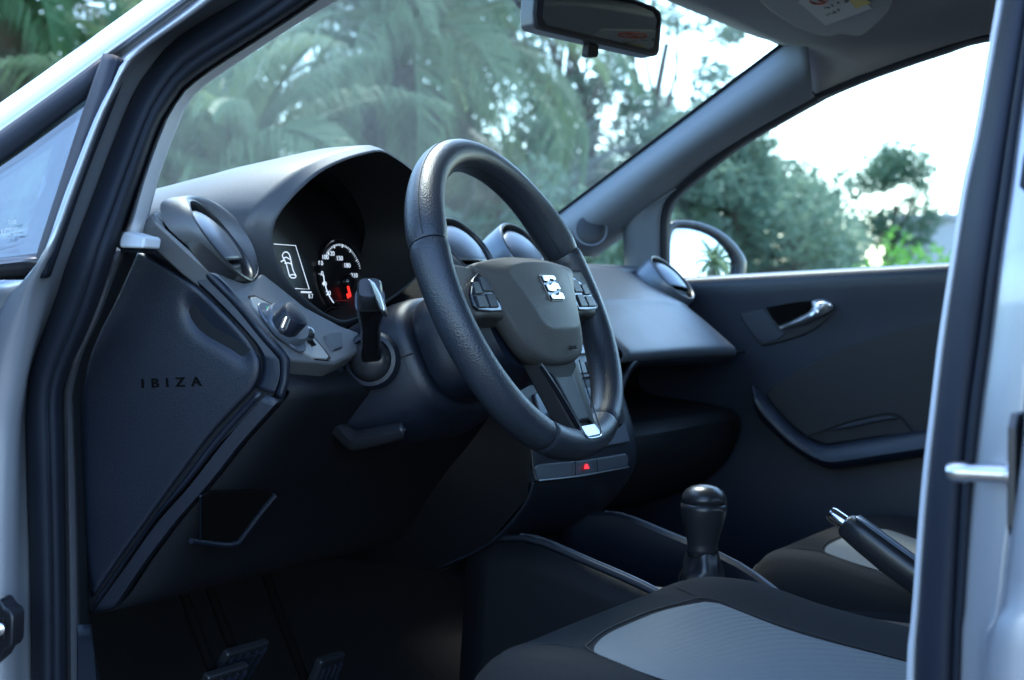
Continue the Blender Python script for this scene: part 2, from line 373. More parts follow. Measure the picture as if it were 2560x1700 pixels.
skin('divider_strip', [[sideL(a, b, -.782) for a, b in ((262, 136), (226, 236), (160, 440), (96, 640), (92, 692))], [sideL(a, b, -.79) for a, b in ((290, 140), (262, 236), (185, 440), (118, 640), (108, 694))], [sideL(a, b, -.778) for a, b in ((316, 160), (300, 214), (218, 420), (150, 610), (121, 690))]], 'rubber', qw, n=30, across=9, solid=.004)
skin('upper_seal', [[sideL(a, b, -.778) for a, b in ((-420, 634), (0, 333), (262, 142))], [sideL(a, b, -.782) for a, b in ((-420, 655), (0, 362), (245, 186))], [sideL(a, b, -.772) for a, b in ((-420, 690), (0, 410), (226, 240))]], 'rubber', qw, n=20, across=7, solid=.003, lin=True)
skin('lower_trim', [[sideL(a, b, -.774) for a, b in ((-420, 668), (0, 648), (100, 636))], [sideL(a, b, -.786) for a, b in ((-420, 680), (0, 660), (102, 650))], [sideL(a, b, -.784) for a, b in ((-420, 705), (0, 680), (104, 668))], [sideL(a, b, -.776) for a, b in ((-420, 720), (0, 696), (106, 686))]], 'gloss_plastic', qw, n=12, across=9, solid=.003, lin=True)
# ---- inner flange strips next to the dashboard
C_IN = [(197, 2050), (195, 1700), (194, 1559), (190, 1300), (181, 1046), (180, 980), (204, 886), (243, 800), (280, 700), (308, 627)]
B2 = [(168, 2050), (165, 1700), (164, 1559), (160, 1300), (157, 1046), (158, 980), (180, 905), (215, 830), (252, 735), (282, 630)]
D_IN = [(225, 2050), (224, 1700), (221, 1559), (214, 1370), (204, 1150), (203, 1010), (217, 912), (247, 832), (290, 747), (343, 628)]
skin('flange_trim', [[sideL(a, b, -.712) for a, b in B2], [sideL((a + c) / 2, (b + d) / 2, -.716) for (a, b), (c, d) in zip(B2, C_IN)], [sideL(a, b, -.705) for a, b in C_IN]], 'seal_grain', car, n=50, across=7, solid=.002)
skin('flange_gap', [[sideL(a, b, -.70) for a, b in C_IN], [sideL((a + c) / 2, (b + d) / 2, -.688) for (a, b), (c, d) in zip(C_IN, D_IN)], [sideL(a, b, -.672) for a, b in D_IN]], 'dash_lower', car, n=50, across=7, solid=.002)
skin('kick_trim', [[sideL(a, b, -.703) for a, b in ((164, 1564), (166, 1700), (168, 2050))], [sideL(a, b, -.708) for a, b in ((195, 1562), (196, 1700), (198, 2050))], [sideL(a, b, -.69) for a, b in ((222, 1561), (232, 1640), (262, 2050))], [sideL(a, b, -.66) for a, b in ((224, 1562), (246, 1700), (300, 2050))]], 'dash_hard', car, n=16, lin=True, solid=.003)
# ---- driver's pillar trim (pale grey) with its clip foot
T_OUT = B_IN[9:]; T_IN = [(352, 590), (394, 429), (438, 312), (466, 252), (540, 186), (832, 0)]
T0 = [(308, 580), (348, 446), (393, 321), (429, 259), (491, 192), (781, 0)]
ptrim = skin('pillar_trim', [railL(T0, -.706, -.016), railL([(a * .6 + c * .4, b * .6 + d * .4) for (a, b), (c, d) in zip(T0, T_IN)], -.714, -.02), railL(T_IN, -.69, -.03), railL([(a + 5, b + 2) for a, b in T_IN], -.66, -.035)], 'pillar_grey', car, n=60, solid=.002, sharp=30)
panel('trim_clip', [sideL(a, b, -.722) for a, b in ((309, 577), (345, 588), (362, 592), (358, 621), (296, 619), (297, 600))], (-1, -.2, 0), .03, 'pillar_grey', ptrim, bevel=.003)
panel('clip_shadow_strip', [sideL(a, b, -.712) for a, b in ((300, 618), (352, 620), (346, 632), (300, 630))], (-1, -.2, 0), .03, 'rubber', ptrim, bevel=.001)  # dark strip drawn in for the shadow gap under the clip foot

# ---- B pillar
def railB(px, x0, foot=True):
    p = [sideL(a, b, x0) for a, b in px]
    top = p[0]; bot = p[-1]
    z = 1.33; p.insert(0, V((x0 + TUMBLE * (z - BELT), top.y - .01, z)))
    p.append(V((x0, bot.y + .005, .3)))
    return p
BL = [(2495, 0), (2481, 81), (2439, 325), (2406, 472), (2379, 651), (2349, 850), (2330, 1013), (2308, 1202), (2295, 1365), (2281, 1555), (2270, 1700)]
BR = [(2513, 0), (2499, 81), (2456, 325), (2424, 472), (2395, 651), (2366, 850), (2346, 1013), (2325, 1202), (2311, 1365), (2298, 1555), (2289, 1700)]
BS = [(2572, 0), (2560, 81), (2522, 325), (2501, 472), (2475, 651), (2449, 850), (2426, 1013), (2408, 1202), (2398, 1365), (2389, 1555), (2384, 1700)]
BK = [(2592, 0), (2580, 81), (2545, 325), (2526, 472), (2500, 651), (2476, 850), (2455, 1013), (2434, 1202), (2421, 1365), (2409, 1555), (2401, 1700)]
lerp2 = lambda P, Q, t: [(a * (1 - t) + c * t, b * (1 - t) + d * t) for (a, b), (c, d) in zip(P, Q)]
pb = skin('centre_pillar', [railB(BK, -.742), railB(lerp2(BK, [(a + 100, b) for a, b in BK], .5), -.748), railB([(2700, 0), (2690, 81), (2660, 325), (2650, 472), (2610, 651), (2580, 850), (2566, 1013), (2545, 1202), (2522, 1365), (2497, 1555), (2458, 1700)], -.752)], 'silver_paint', car, n=60, across=9, solid=.002)
skin('trim_edge', [railB(BL, -.66), railB(BL, -.69), railB(lerp2(BL, BR, .5), -.694), railB(BR, -.692)], 'pillar_grey', pb, n=50, solid=.002)
skin('pillar_cover', [railB(BR, -.69), railB(lerp2(BR, BS, .15), -.708), railB(lerp2(BR, BS, .45), -.722), railB(lerp2(BR, BS, .75), -.727), railB(BS, -.722)], 'rubber_dull', pb, n=60, across=14, solid=.002, sharp=0)
skin('pillar_seal', [railB(BS, -.716), railB(lerp2(BS, BK, .3), -.742), railB(lerp2(BS, BK, .6), -.746), railB(BK, -.740)], 'rubber', pb, n=60, across=12, solid=.002, sharp=0)
BE = [(2700, 0), (2690, 81), (2660, 325), (2650, 472), (2610, 651), (2580, 850), (2566, 1013), (2545, 1202), (2522, 1365), (2497, 1555), (2458, 1700)]
skin('outer_jamb', [railB(BE, -.753), railB([(a + 4, b) for a, b in BE], -.785), railB([(a + 14, b) for a, b in BE], -.797), railB([(a + 60, b) for a, b in BE], -.803), railB([(a + 150, b) for a, b in BE], -.806)], 'silver_paint', pb, n=60, across=14, solid=.002, sharp=0)
skin('window_seal', [railB([(2640, 0), (2628, 81), (2592, 325), (2552, 430), (2556, 470)], -.757)[:-1], railB([(2720, 0), (2700, 81), (2680, 325), (2640, 480), (2650, 560)], -.772)[:-1]], 'rubber', pb, n=20, solid=.006)
# striker: plate seen edge-on and its steel pin
ps = X(2535, 1180, -.772)
stp = panel('striker_plate', [ps + V((dx, 0, dz)) for dx, dz in ((-.02, -.032), (-.012, -.04), (.012, -.04), (.02, -.032), (.02, .03), (.012, .038), (-.012, .038), (-.02, .03))], (0, 1, 0), .005, 'gloss_plastic', pb, bevel=.001)
lathe('striker_pin', [(.010, 0), (.010, .003), (.006, .005), (.0056, .028), (.0068, .030), (.0066, .038), (.0045, .0415), (.001, .042)], ps + V((0, 0, -.002)), (0, 1, 0), 'steel', pb, seg=20)
# door check bracket at the hinge pillar
ch = panel('door_check', [sideL(a, b, -.83) for a, b in ((-80, 1500), (0, 1500), (12, 1522), (28, 1530), (32, 1545), (30, 1610), (24, 1622), (12, 1628), (0, 1650), (-80, 1720))], (-1, -.5, 0), .03, 'gloss_plastic', car, bevel=.004)
panel('check_slot', [sideL(a, b, -.833) for a, b in ((-60, 1540), (8, 1545), (10, 1600), (-60, 1610))], (-1, -.5, 0), .004, 'black_matt', ch, bevel=.001)
lathe('check_rivet', [(.006, 0), (.006, .003), (.002, .005)], sideL(-2, 1572, -.84), (-1, -.5, 0), 'steel', ch, seg=16)

# ---- outer shell that the photograph only hints at: bonnet, roof, rear quarter, passenger flank
skin('roof_panel', [[V((s, y, z + .035 * (1 - (s / .6) ** 2))) for y, z in ((.05, 1.325), (-.3, 1.385), (-.9, 1.40), (-1.6, 1.37), (-2.1, 1.30))] for s in (-.61, -.5, -.25, 0, .25, .5, .61)], 'silver_paint', car, n=24, solid=.004)
skin('bonnet', [[V((s, y, z + .04 * (1 - (s / .8) ** 2))) for y, z in ((.95, .90), (1.2, .86), (1.5, .79), (1.72, .70))] for s in (-.76, -.4, 0, .4, .76)], 'silver_paint', car, n=16, across=16, solid=.004)
skin('scuttle', [[V((s, y, z)) for y, z in ((.72, .905), (.84, .89), (.96, .895))] for s in (-.76, 0, .76)], 'rubber_dull', car, n=6, solid=.004)
for sg in (-1, 1):
    skin('rear_flank', [[V((sg * x, y, z)) for y in (-.68, -1.3, -1.9, -2.2)] for x, z in ((.78, .25), (.82, .5), (.83, .75), (.8, .93), (.78, .95))], 'silver_paint', car, n=12, solid=.004)
    skin('rear_pillar', [[V((sg * (.785 - TUMBLE * t * .4), y + .35 * t, .95 + t * .4)) for t in (0, .5, 1)] for y in (-2.2, -2.0, -1.85)], 'silver_paint', car, n=8, solid=.02)
skin('tailgate', [[V((s, -2.2 - .03 * (z < .95), z)) for z in (.3, .6, .95)] for s in (-.78, 0, .78)], 'silver_paint', car, n=8, solid=.01)

# ---- windscreen
def ws_row(t):                                   # t = 0 at the scuttle, 1 at the roof header
    e = V((.67, .66, .955)).lerp(V((.548, .02, 1.312)), t)
    c = V((0, .83, .915)).lerp(V((0, .10, 1.345)), t) + V((0, .02, .03)) * (t * (1 - t))
    out = []
    for k in range(25):
        s = -1 + k / 12; q = 1 - abs(s) ** 2.2
        out.append(V((e.x * s, e.y + (c.y - e.y) * q, e.z + (c.z - e.z) * q)))
    return out
wsr = [ws_row(i / 20) for i in range(21)]
ws = skin('windscreen', wsr, 'windscreen_glass', car, raw=True)
def edge_band(sg, w0, w1):
    rows = []
    for i in range(21):
        r = wsr[i]; a = r[-1 if sg > 0 else 0]; b = r[-4 if sg > 0 else 3]; d = (b - a).normalized(); lift = V((0, -.003, -.003))
        rows.append([a + d * w0 + lift, a + d * w1 + lift])
    return rows
skin('black_edge', edge_band(1, -.01, .016), 'rubber', ws, raw=True, solid=.003)
skin('black_edge', edge_band(-1, -.01, .02), 'rubber', ws, raw=True, solid=.003)
skin('black_edge', [[p + V((0, -.002, -.003)) for p in wsr[20]], [p.lerp(q, .12) + V((0, -.002, -.003)) for p, q in zip(wsr[20], wsr[19])]], 'rubber', ws, raw=True, solid=.003)
# ---- passenger's pillar trim
def wsedge(t): return V((.67, .66, .955)).lerp(V((.548, .02, 1.312)), t)
W0 = [wsedge(t) + V((-.012, -.004, -.004)) for t in (-.05, .12, .3, .5, .7, .88, 1.03)]
W3px = [(1455, 640), (1561, 566), (1640, 505), (1740, 420), (1850, 346), (1955, 285), (2036, 240)]
W3 = [sideR(a, b, .69) for a, b in W3px]
W1 = [a.lerp(b, .33) + V((-.03, -.012, -.004)) for a, b in zip(W0, W3)]
W2 = [a.lerp(b, .68) + V((-.034, -.012, -.002)) for a, b in zip(W0, W3)]
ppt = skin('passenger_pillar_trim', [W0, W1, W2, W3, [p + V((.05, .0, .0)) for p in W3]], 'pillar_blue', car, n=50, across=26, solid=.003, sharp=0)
# tweeter cover
tc_ = onp(1477, 575, W1[1].lerp(W2[1], .4) + V((-.034, -.02, 0)), (-.75, -.6, .1))
tc_ = tc_ - ray(1477, 575).normalized() * .012
tw = lathe('tweeter_cover', [(.0265, -.006), (.0265, .0005), (.024, .0025), (.012, .004), (.001, .0045)], tc_, (-.82, -.5, .25), 'dash_hard', ppt, seg=36)
lathe('tweeter_rim', [(.0262, .001), (.0285, .0012), (.0285, -.006)], tc_, (-.82, -.5, .25), 'pillar_blue', ppt, seg=36, caps=False)
# ---- headliner and roof edge lining
RR = [sideR(a, b, .69) for a, b in ((2036, 240), (2130, 197), (2222, 163), (2350, 120), (2480, 84))]
RR += [V((RR[-1].x + .002, -.5, 1.312)), V((.55, -1.2, 1.30)), V((.54, -1.9, 1.24))]
RRi = [p + V((-.035, 0, .03)) for p in RR]
RRj = [p + V((-.11, .005, .05)) for p in RR]; RRj[0] = V((.47, .066, 1.314)); RRi[0] = V((.552, .036, 1.301))
ctr = [V((0, y, z)) for y, z in ((.118, 1.338), (.0, 1.362), (-.1, 1.367), (-.2, 1.37), (-.3, 1.372), (-.5, 1.375), (-1.2, 1.365), (-1.9, 1.30))]
mx = lambda L: [V((-p.x, p.y, p.z)) for p in L]
hl = skin('headliner', [[p + V((.04, 0, 0)) for p in RR], RR, RRi, RRj, ctr, mx(RRj), mx(RRi), mx(RR)], 'headliner', car, n=50, across=50, solid=.004, sharp=0)
SE = [onp(a, b, (.54, .0, 1.29), (-.75, -.45, -.35)) for a, b in ((1984, 142), (1995, 165), (2012, 200), (2038, 234))]
tube('trim_joint', [p + V((-.012, -.006, -.006)) for p in SE], .0014, 'rubber', hl, n=14, seg=6)
# ---- sun visor with its warning label
VP = V((.42, -.06, 1.288)); VN = V((-.12, .1, -1))
vis = panel('sun_visor', [onp(a, b, VP, VN) for a, b in ((1840, -90), (1892, 0), (1962, 54), (2010, 78), (2056, 93), (2080, 93), (2100, 87), (2120, 88), (2134, 94), (2160, 90), (2186, 69), (2218, 36), (2232, 0), (2228, -60), (2080, -150))], VN, .016, 'visor', car, bevel=.006, bseg=3, n=60)
LP = VP + VN.normalized() * .0015
lab = panel('warning_label', [onp(a, b, LP, VN) for a, b in ((1996, 6), (2064, 64), (2180, 21), (2150, -10), (2100, -30), (2020, -30))], VN, .0008, 'sticker', vis, bevel=0)
LP2 = LP + VN.normalized() * .001
panel('label_heading', [onp(a, b, LP2, VN) for a, b in ((2128, 8), (2140, 22), (2178, 8), (2152, -12), (2120, -10))], VN, .0005, 'sticker_yellow', vis, bevel=0)
cc = [onp(2046 + 22 * math.cos(q), 0 + 11 * math.sin(q), LP2, VN) for q in [k * math.pi / 12 for k in range(24)]]
tube('label_symbol', cc, .0011, 'sticker_red', vis, seg=6, closed=True)
tube('label_symbol', [onp(2030, -8, LP2, VN), onp(2062, 8, LP2, VN)], .0011, 'sticker_red', vis, seg=6)
random.seed(8)
for k in range(7):
    a, b = 2070 + 15 * (k % 4) + random.uniform(-4, 4), 18 + 16 * (k // 4) - 5 * (k % 4) + random.uniform(-3, 3)
    tube('label_print', [onp(a + random.uniform(-7, 7), b + random.uniform(-4, 4), LP2, VN) for _ in range(4)], .0007, 'sticker_ink', vis, n=10, seg=5)
# ---- interior mirror
MP = V((0, .14, 1.25)); MN = V((-.34, -.93, .0)).normalized()
def mpx(l, off=0): return [onp(a, b, MP + MN * off, MN) for a, b in l]
MO = [(1341, -60), (1333, 30), (1334, 62), (1342, 72), (1356, 76), (1634, 141), (1646, 139), (1651, 128), (1657, 45), (1653, 28), (1640, 16), (1560, -14), (1400, -72)]
mir = panel('rear_view_mirror', mpx(MO), MN, .028, 'mirror_case', car, bevel=.007, bseg=4)
panel('mirror_bezel', mpx([(1346, -60), (1340, 40), (1345, 62), (1358, 70), (1634, 134), (1644, 130), (1646, 120), (1650, 46), (1644, 28), (1560, -8), (1400, -66)], .0012), MN, .003, 'gloss_plastic', mir, bevel=.001)
panel('mirror_glass', mpx([(1366, -60), (1356, 45), (1366, 62), (1622, 122), (1634, 118), (1642, 50), (1632, 30), (1560, -2), (1410, -62)], .0018), MN, .002, 'mirror_dim', mir, bevel=0)
panel('dipping_tab', mpx([(1474, 108), (1499, 114), (1497, 138), (1494, 143), (1474, 141), (1470, 136)], -.008), MN, .014, 'black_matt', mir, bevel=.003)
tube('mirror_stem', [MP + V((0, .02, .02)), MP + V((.0, .06, .05)), V((0, .2, 1.325))], .012, 'gloss_plastic', mir, n=8)

# ------------------------------------------------------------------ dashboard
CX = -.367
dash = empty('dashboard'); link_ = dash; dash.parent = car
# whale-back hood over the instruments
HP = V((0, .2, .963)); HN = V((0, 1, .28))
rimL = [onp(a, b, HP, HN) for a, b in ((853, 799), (827, 791), (792, 771), (754, 740), (723, 710), (697, 671), (679, 625), (675, 587), (689, 541), (735, 484), (792, 434), (850, 404), (907, 386), (964, 382))]
rimL[0].x = CX; rimL[-1].x = CX
rim = rimL + [V((2 * CX - p.x, p.y, p.z)) for p in reversed(rimL[1:-1])]
rim = resample(rim, 72, True)
cen = sum(rim, V()) / len(rim)
def ring_scale(sx, sz_up, sz_dn, dy, dz, lift=0):
    out = []
    for p in rim:
        q = p - cen
        out.append(V((cen.x + q.x * sx, p.y + dy, cen.z + q.z * (sz_up if q.z > 0 else sz_dn) + dz)))
    return out
rings = [ring_scale(.93, .93, 1.22, .10, 0), ring_scale(.97, .97, 1.14, .03, 0), ring_scale(.99, .99, 1, .004, 0), ring_scale(1, 1, 1.01, -.003, 0), ring_scale(1.02, 1.018, 1.03, -.003, 0), ring_scale(1.035, 1.03, 1.05, .000, .0), ring_scale(1.10, 1.062, 1.12, .008, .001), ring_scale(1.135, 1.075, 1.15, .012, .001), ring_scale(1.15, 1.077, 1.17, .018, .001), ring_scale(1.24, 1.07, 1.22, .06, .001), ring_scale(1.38, .99, 1.25, .12, -.002), ring_scale(1.5, .83, 1.25, .2, -.006), ring_scale(1.6, .56, 1.2, .29, -.012), ring_scale(1.68, .28, 1.1, .38, -.018), ring_scale(1.72, .1, 1.1, .48, -.025)]
hood = skin('instrument_hood', rings[3:], 'dash_soft', dash, raw=True, closed=True, sharp=0)
skin('hood_lining', rings[:4], 'black_matt', dash, raw=True, closed=True, sharp=0)
# dash top pad and defroster grille
tops = []
for x in (-.66, -.635, -.62, -.5, -.3, -.13, -.115, -.1, .1, .3, .5, .66):
    ye = .30 if x > -.12 or x < -.63 else .50
    f = 1 - abs(x / .67) ** 2.2; yw = .66 + .165 * f; zw = .945 - .035 * f
    tops.append([V((x, ye - .006, .935)), V((x, ye, .951)), V((x, ye + .02, .957)), V((x, max(.45, ye + .05), .955)), V((x, .6 + .06 * f, .945)), V((x, yw, zw))])
skin('top_pad', tops, 'dash_soft', dash, n=30, solid=.004, sharp=0, lin=True)
for k in range(5):
    y = .60 + k * .022
    box('defroster_slat', (-.36, y, .9535), (.36, .005, .006), 'gloss_plastic', dash, bevel=.001)
for k in range(13):
    box('defroster_slat', (-.54 + k * .03, .645, .951), (.003, .1, .004), 'gloss_plastic', dash, bevel=.0005)
box('defroster_well', (-.36, .645, .949), (.38, .12, .003), 'black_matt', dash, bevel=.001)
tube('defroster_bead', resample([V((CX + .23 * math.cos(q), .645 + .085 * math.sin(q), .957)) for q in [k * math.pi / 10 for k in range(20)]], 60, True), .004, 'dash_soft', dash, closed=True, seg=6)

# end cap of the dashboard, seen because the door is open: moulded cover with scoop, groove, outer band
def endx(p): return p
EP = V((-.612, .1, .86)); EN = V((-1, .0, 0)); EN = V((-1, -.24, 0))     # flares outwards towards the pillar
def ep(a, b, off=0): return onp(a, b, EP + EN.normalized() * off, EN)
top_e = [(343, 632), (357, 636), (429, 676), (491, 716), (558, 779), (625, 850), (645, 885), (651, 910), (648, 940), (634, 970)]
bot_e = [(634, 970), (536, 1073), (450, 1185), (366, 1300), (290, 1405), (232, 1492)]
left_e = [(343, 632), (290, 747), (247, 832), (217, 912), (203, 1010), (204, 1150), (214, 1370), (232, 1492)]
def sd_scoop(px, py):                            # shallow scoop along the right flank of the cover
    import math as _m
    ax, ay, bx, by = 455, 745, 600, 935
    t = max(0, min(1, ((px - ax) * (bx - ax) + (py - ay) * (by - ay)) / ((bx - ax) ** 2 + (by - ay) ** 2)))
    side = ((bx - ax) * (py - ay) - (by - ay) * (px - ax)) / _m.hypot(bx - ax, by - ay)
    s = -side + 22 * _m.sin(t * 6.28 * .8)        # >0 right/up of the crease
    e = min(1, t * 6) * min(1, (1 - t) * 7 + .02)
    return -.009 * e * (1 / (1 + _m.exp(-(s - 4) / 7))) * max(0, 1 - max(0, s - 10) / 75)
def endcover():
    nl, nr = 60, 60
    L = resample([V((a, b, 0)) for a, b in left_e], nl)
    Rr = resample([V((a, b, 0)) for a, b in top_e[:-1]] + [V((634, 970, 0))], 34) + resample([V((a, b, 0)) for a, b in bot_e], 27)[1:]
    vs = []; fs = []
    for i in range(nl):
        for j in range(nr):
            t = j / (nr - 1); q = L[i].lerp(Rr[i], t)
            dist = min(t * (L[i] - Rr[i]).length, (1 - t) * (L[i] - Rr[i]).length)
            dist = min(dist, 3 + i * 9); edge = -.0045 * max(0, 1 - dist / 12) ** 2
            vs.append(ep(q.x, q.y, .004 + edge + sd_scoop(q.x, q.y)))
    return mesh('end_cover', vs, grid_faces(nl, nr), 'dash_hard', dash, solid=.003, sharp=0)
end = endcover()
panel('end_backing', [ep(a, b, .0) for a, b in [(343, 628), (440, 655), (520, 710), (600, 790), (668, 860), (700, 904), (699, 946), (686, 985), (555, 1102), (386, 1302), (229, 1534), (214, 1370), (203, 1010), (247, 832)]], EN, .01, 'dash_lower', dash, bevel=0)
g1 = [(424, 602), (435, 636), (491, 678), (580, 763), (650, 848), (690, 893), (697, 906), (697, 944), (684, 983)]
g0 = [(360, 630), (432, 671), (495, 711), (563, 775), (631, 846), (652, 884), (658, 910), (654, 942), (641, 970)]
skin('end_band', [[ep(a, b, .0) for a, b in g0], [ep((a * .7 + c * .3), (b * .7 + d * .3), .004) for (a, b), (c, d) in zip(g0, g1)], [ep(a, b, .003) for a, b in g1], [ep(a + 1, b, -.006) for a, b in g1]], 'dash_hard', dash, n=50, solid=.002)
h0 = [(430, 590), (441, 632), (496, 674), (585, 759), (655, 844), (696, 889), (704, 904), (704, 946), (692, 988)]
h1 = [(470, 610), (492, 650), (540, 688), (622, 779), (678, 842), (715, 884), (723, 897), (720, 950), (708, 996)]
skin('end_rim', [[ep(a, b, -.004) for a, b in h0], [ep(a, b, .003) for a, b in h0], [ep(a * .5 + c * .5, b * .5 + d * .5, .005) for (a, b), (c, d) in zip(h0, h1)], [ep(a, b, .0) for a, b in h1], [ep(a, b, -.006) + V((.002, .004, 0)) for a, b in h1]], 'dash_hard', dash, n=50, across=16, solid=.002)
l0 = [(640, 976), (540, 1082), (455, 1195), (371, 1309), (296, 1414), (236, 1497)]
l1 = [(660, 984), (556, 1099), (470, 1208), (387, 1302), (308, 1416), (231, 1528)]
skin('end_lower_band', [[ep(a, b, -.003) for a, b in l0], [ep(a * .5 + c * .5, b * .5 + d * .5, .001) for (a, b), (c, d) in zip(l0, l1)], [ep(a, b, -.001) for a, b in l1]], 'dash_hard', dash, n=30, solid=.002)
m0 = [(667, 988), (564, 1104), (478, 1214), (394, 1310), (315, 1420), (233, 1534)]
m1 = [(697, 998), (604, 1102), (520, 1208), (438, 1302), (360, 1404), (284, 1517)]
skin('knee_edge', [[ep(a, b, -.006) for a, b in m0], [ep(a, b, .002) for a, b in m0], [ep(a, b, .001) for a, b in m1], [ep(a, b, .001) + V((.03, .01, 0)) for a, b in m1]], 'dash_hard', dash, n=30, solid=.002)
pI = ep(427, 957, .0064)
uI = (ep(520, 954, 0) - ep(335, 961, 0)); vI = V((0, 0, 1))
text('model_lettering', 'IBIZA', .0125, basis(pI, uI, vI), 'void', dash, .0006, sx=1.25, space=1.9, bold=.0002)

# fascia strip facing the driver: satin grey, carries vent and light switch
FN = V((0, -.787, .62)); FP = V((-.54, .164, .876)) + FN * .021
def fp(a, b, off=0): return onp(a, b, FP + FN * off, FN)
fas = panel('fascia_strip', [fp(a, b) for a, b in ((388, 552), (380, 532), (400, 519), (408, 545), (420, 570), (465, 611), (511, 651), (568, 690), (608, 704), (634, 698), (655, 680), (700, 715), (762, 765), (850, 812), (900, 830), (900, 880), (846, 906), (835, 909), (730, 899), (716, 886), (678, 840), (622, 776), (540, 685), (492, 648), (440, 600))], FN, .025, 'fascia_grey', dash, bevel=.004, bseg=3)
panel('fascia_recess_shade', [fp(a, b, .002) for a, b in ((812, 838), (824, 832), (857, 827), (858, 868), (835, 876), (826, 866))], FN, .004, 'dash_soft', dash, bevel=.002)  # raised plate, its darker colour painted as the shade of a shallow recess
panel('fascia_underside', [onp(a, b, V((-.5, .126, .83)), V((-.15, -1, -.1))) for a, b in ((724, 899), (845, 908), (860, 915), (862, 1000), (708, 996), (720, 950))], (-.15, -1, -.1), .02, 'dash_hard', dash, bevel=.003)
# ---- round air vents
def vent(c, rot, R_=.047, face=FN, cup=.045, base=None):
    c = V(c); v = empty('air_vent'); v.parent = car
    a, b, d = frame_of(face)
    if base:                                     # housing that grows out of the fascia
        top = [c + (a * math.cos(q) + b * math.sin(q)) * R_ * 1.09 for q in [k * math.pi / 24 for k in range(48)]]
        bs = resample(base, 48, True)
        k0 = min(range(48), key=lambda k: (bs[k] - top[0]).length); bs = bs[k0:] + bs[:k0]
        if (bs[12] - top[12]).length > (bs[36] - top[12]).length: bs = [bs[0]] + bs[:0:-1]
        skin('vent_housing', [bs, [p.lerp(q, .45) + face * .004 for p, q in zip(bs, top)], [p.lerp(q, .85) + face * .001 for p, q in zip(bs, top)], top], 'fascia_grey', v, raw=True, closed=True, sharp=0)
    else: lathe('vent_housing', [(R_ * 1.12, -cup), (R_ * 1.13, -cup * .6), (R_ * 1.12, -.012), (R_ * 1.11, -.003), (R_ * 1.08, .0)], c, face, 'vent_satin', v, seg=56, caps=False, sharp=0)
    lathe('vent_ring', [(R_ * 1.08, 0), (R_ * 1.05, .0015), (R_ * 1.01, .001), (R_ * .98, -.003), (R_ * .97, -.02)], c, face, 'gloss_plastic', v, seg=56, caps=False, sharp=0)
    lathe('vent_bowl', [(R_ * .97, -.02), (R_ * .5, -.03), (.001, -.03)], c, face, 'black_matt', v, seg=40, caps=False)
    ax = (a * math.cos(rot) + b * math.sin(rot)); ay = d.cross(ax)
    for s0, s1, mt in ((.9, -.40, 'vent_satin'), (-.46, -.9, 'dash_soft')):
        vs = []; m = 15; n = 24
        for i in range(m):
            for j in range(n + 1):
                q_ = s0 + (s1 - s0) * i / (m - 1)
                hw = math.sqrt(max(0, .91 ** 2 - q_ * q_)); x = hw * (-1 + 2 * j / n); bow = .16 * (1 - (x / .9) ** 2) * (1 if (mt == 'vent_satin' and i > m - 4) or (mt != 'vent_satin' and i < 3) else 0)
                rr = min(.999, (x * x + q_ * q_) / .84)
                vs.append(c + ax * x * R_ + ay * (q_ - bow) * R_ + d * (-.011 + (.016 if mt == 'vent_satin' else .009) * math.sqrt(max(0, 1 - rr))))
        mesh('vent_flap', vs, grid_faces(m, n + 1), mt, v, solid=.0015, sharp=0)
    lathe('vent_dimple', [(.009, 0), (.008, .0006), (.001, .0008)], c + ay * R_ * .42 - ax * R_ * .25 + d * .0012, d + ay * .25 - ax * .12, 'vent_satin', v, seg=24)
    return v
VN1 = V((.33, -.73, .6)).normalized(); VN2 = V((.03, -.73, .69)).normalized()
vent(X(553, 600, -.604), R(5), R_=.0462, face=VN1, base=[fp(a, b) for a, b in ((400, 520), (416, 565), (465, 611), (511, 651), (568, 690), (608, 704), (636, 694), (645, 660), (625, 600), (585, 540), (520, 498), (450, 492), (412, 500))])
vent(onp(1168, 618, V((-.075, .235, .965)), FN), R(-2))
vent(onp(1318, 628, V((.075, .235, .965)), FN), R(25))
vent(onp(1681, 694, V((.61, .245, .94)), FN), R(-10), face=VN2, cup=.07)
# ---- light switch
LSP = ((627, 743), (640, 741), (680, 761), (732, 789), (768, 822), (809, 872), (823, 891), (818, 897), (786, 894), (763, 880), (714, 846), (666, 797), (634, 762))
lsw = panel('light_switch', [fp(722 + (a - 722) * 1.05, 818 + (b - 818) * 1.05, .0012) for a, b in LSP], FN, .004, 'black_matt', car, bevel=0)
panel('switch_plate', [fp(a, b, .0028) for a, b in LSP], FN, .004, 'switch_plate', lsw, bevel=.0012)
cs = fp(716, 826, .004)
a_, b_, d_ = frame_of(FN)
panel('switch_surround', [fp(a, b, .0045) for a, b in ((648, 757), (672, 758), (700, 775), (735, 812), (760, 850), (766, 868), (760, 878), (742, 872), (700, 838), (665, 800), (650, 775))], FN, .003, 'vent_satin', lsw, bevel=.001, n=40)
lathe('switch_dial', [(.0245, 0), (.0245, .006), (.0225, .009), (.001, .0095)], fp(712, 816, .003), FN, 'vent_satin', lsw, seg=36)
lathe('switch_barrel', [(.0150, 0), (.0148, .016), (.0135, .0195), (.010, .021), (.001, .0212)], fp(711, 814, .010), FN, 'dash_hard', lsw, seg=36)
box('switch_grip', fp(711, 813, .0315), (.007, .026, .007), 'gloss_plastic', lsw, bevel=.003, rot=Matrix(((a_.x, b_.x, d_.x), (a_.y, b_.y, d_.y), (a_.z, b_.z, d_.z))) @ Matrix.Rotation(R(-52), 3, 'Z'))
lathe('switch_button', [(.006, 0), (.006, .002), (.001, .0025)], fp(668, 788, .004), FN, 'vent_satin', lsw, seg=24)
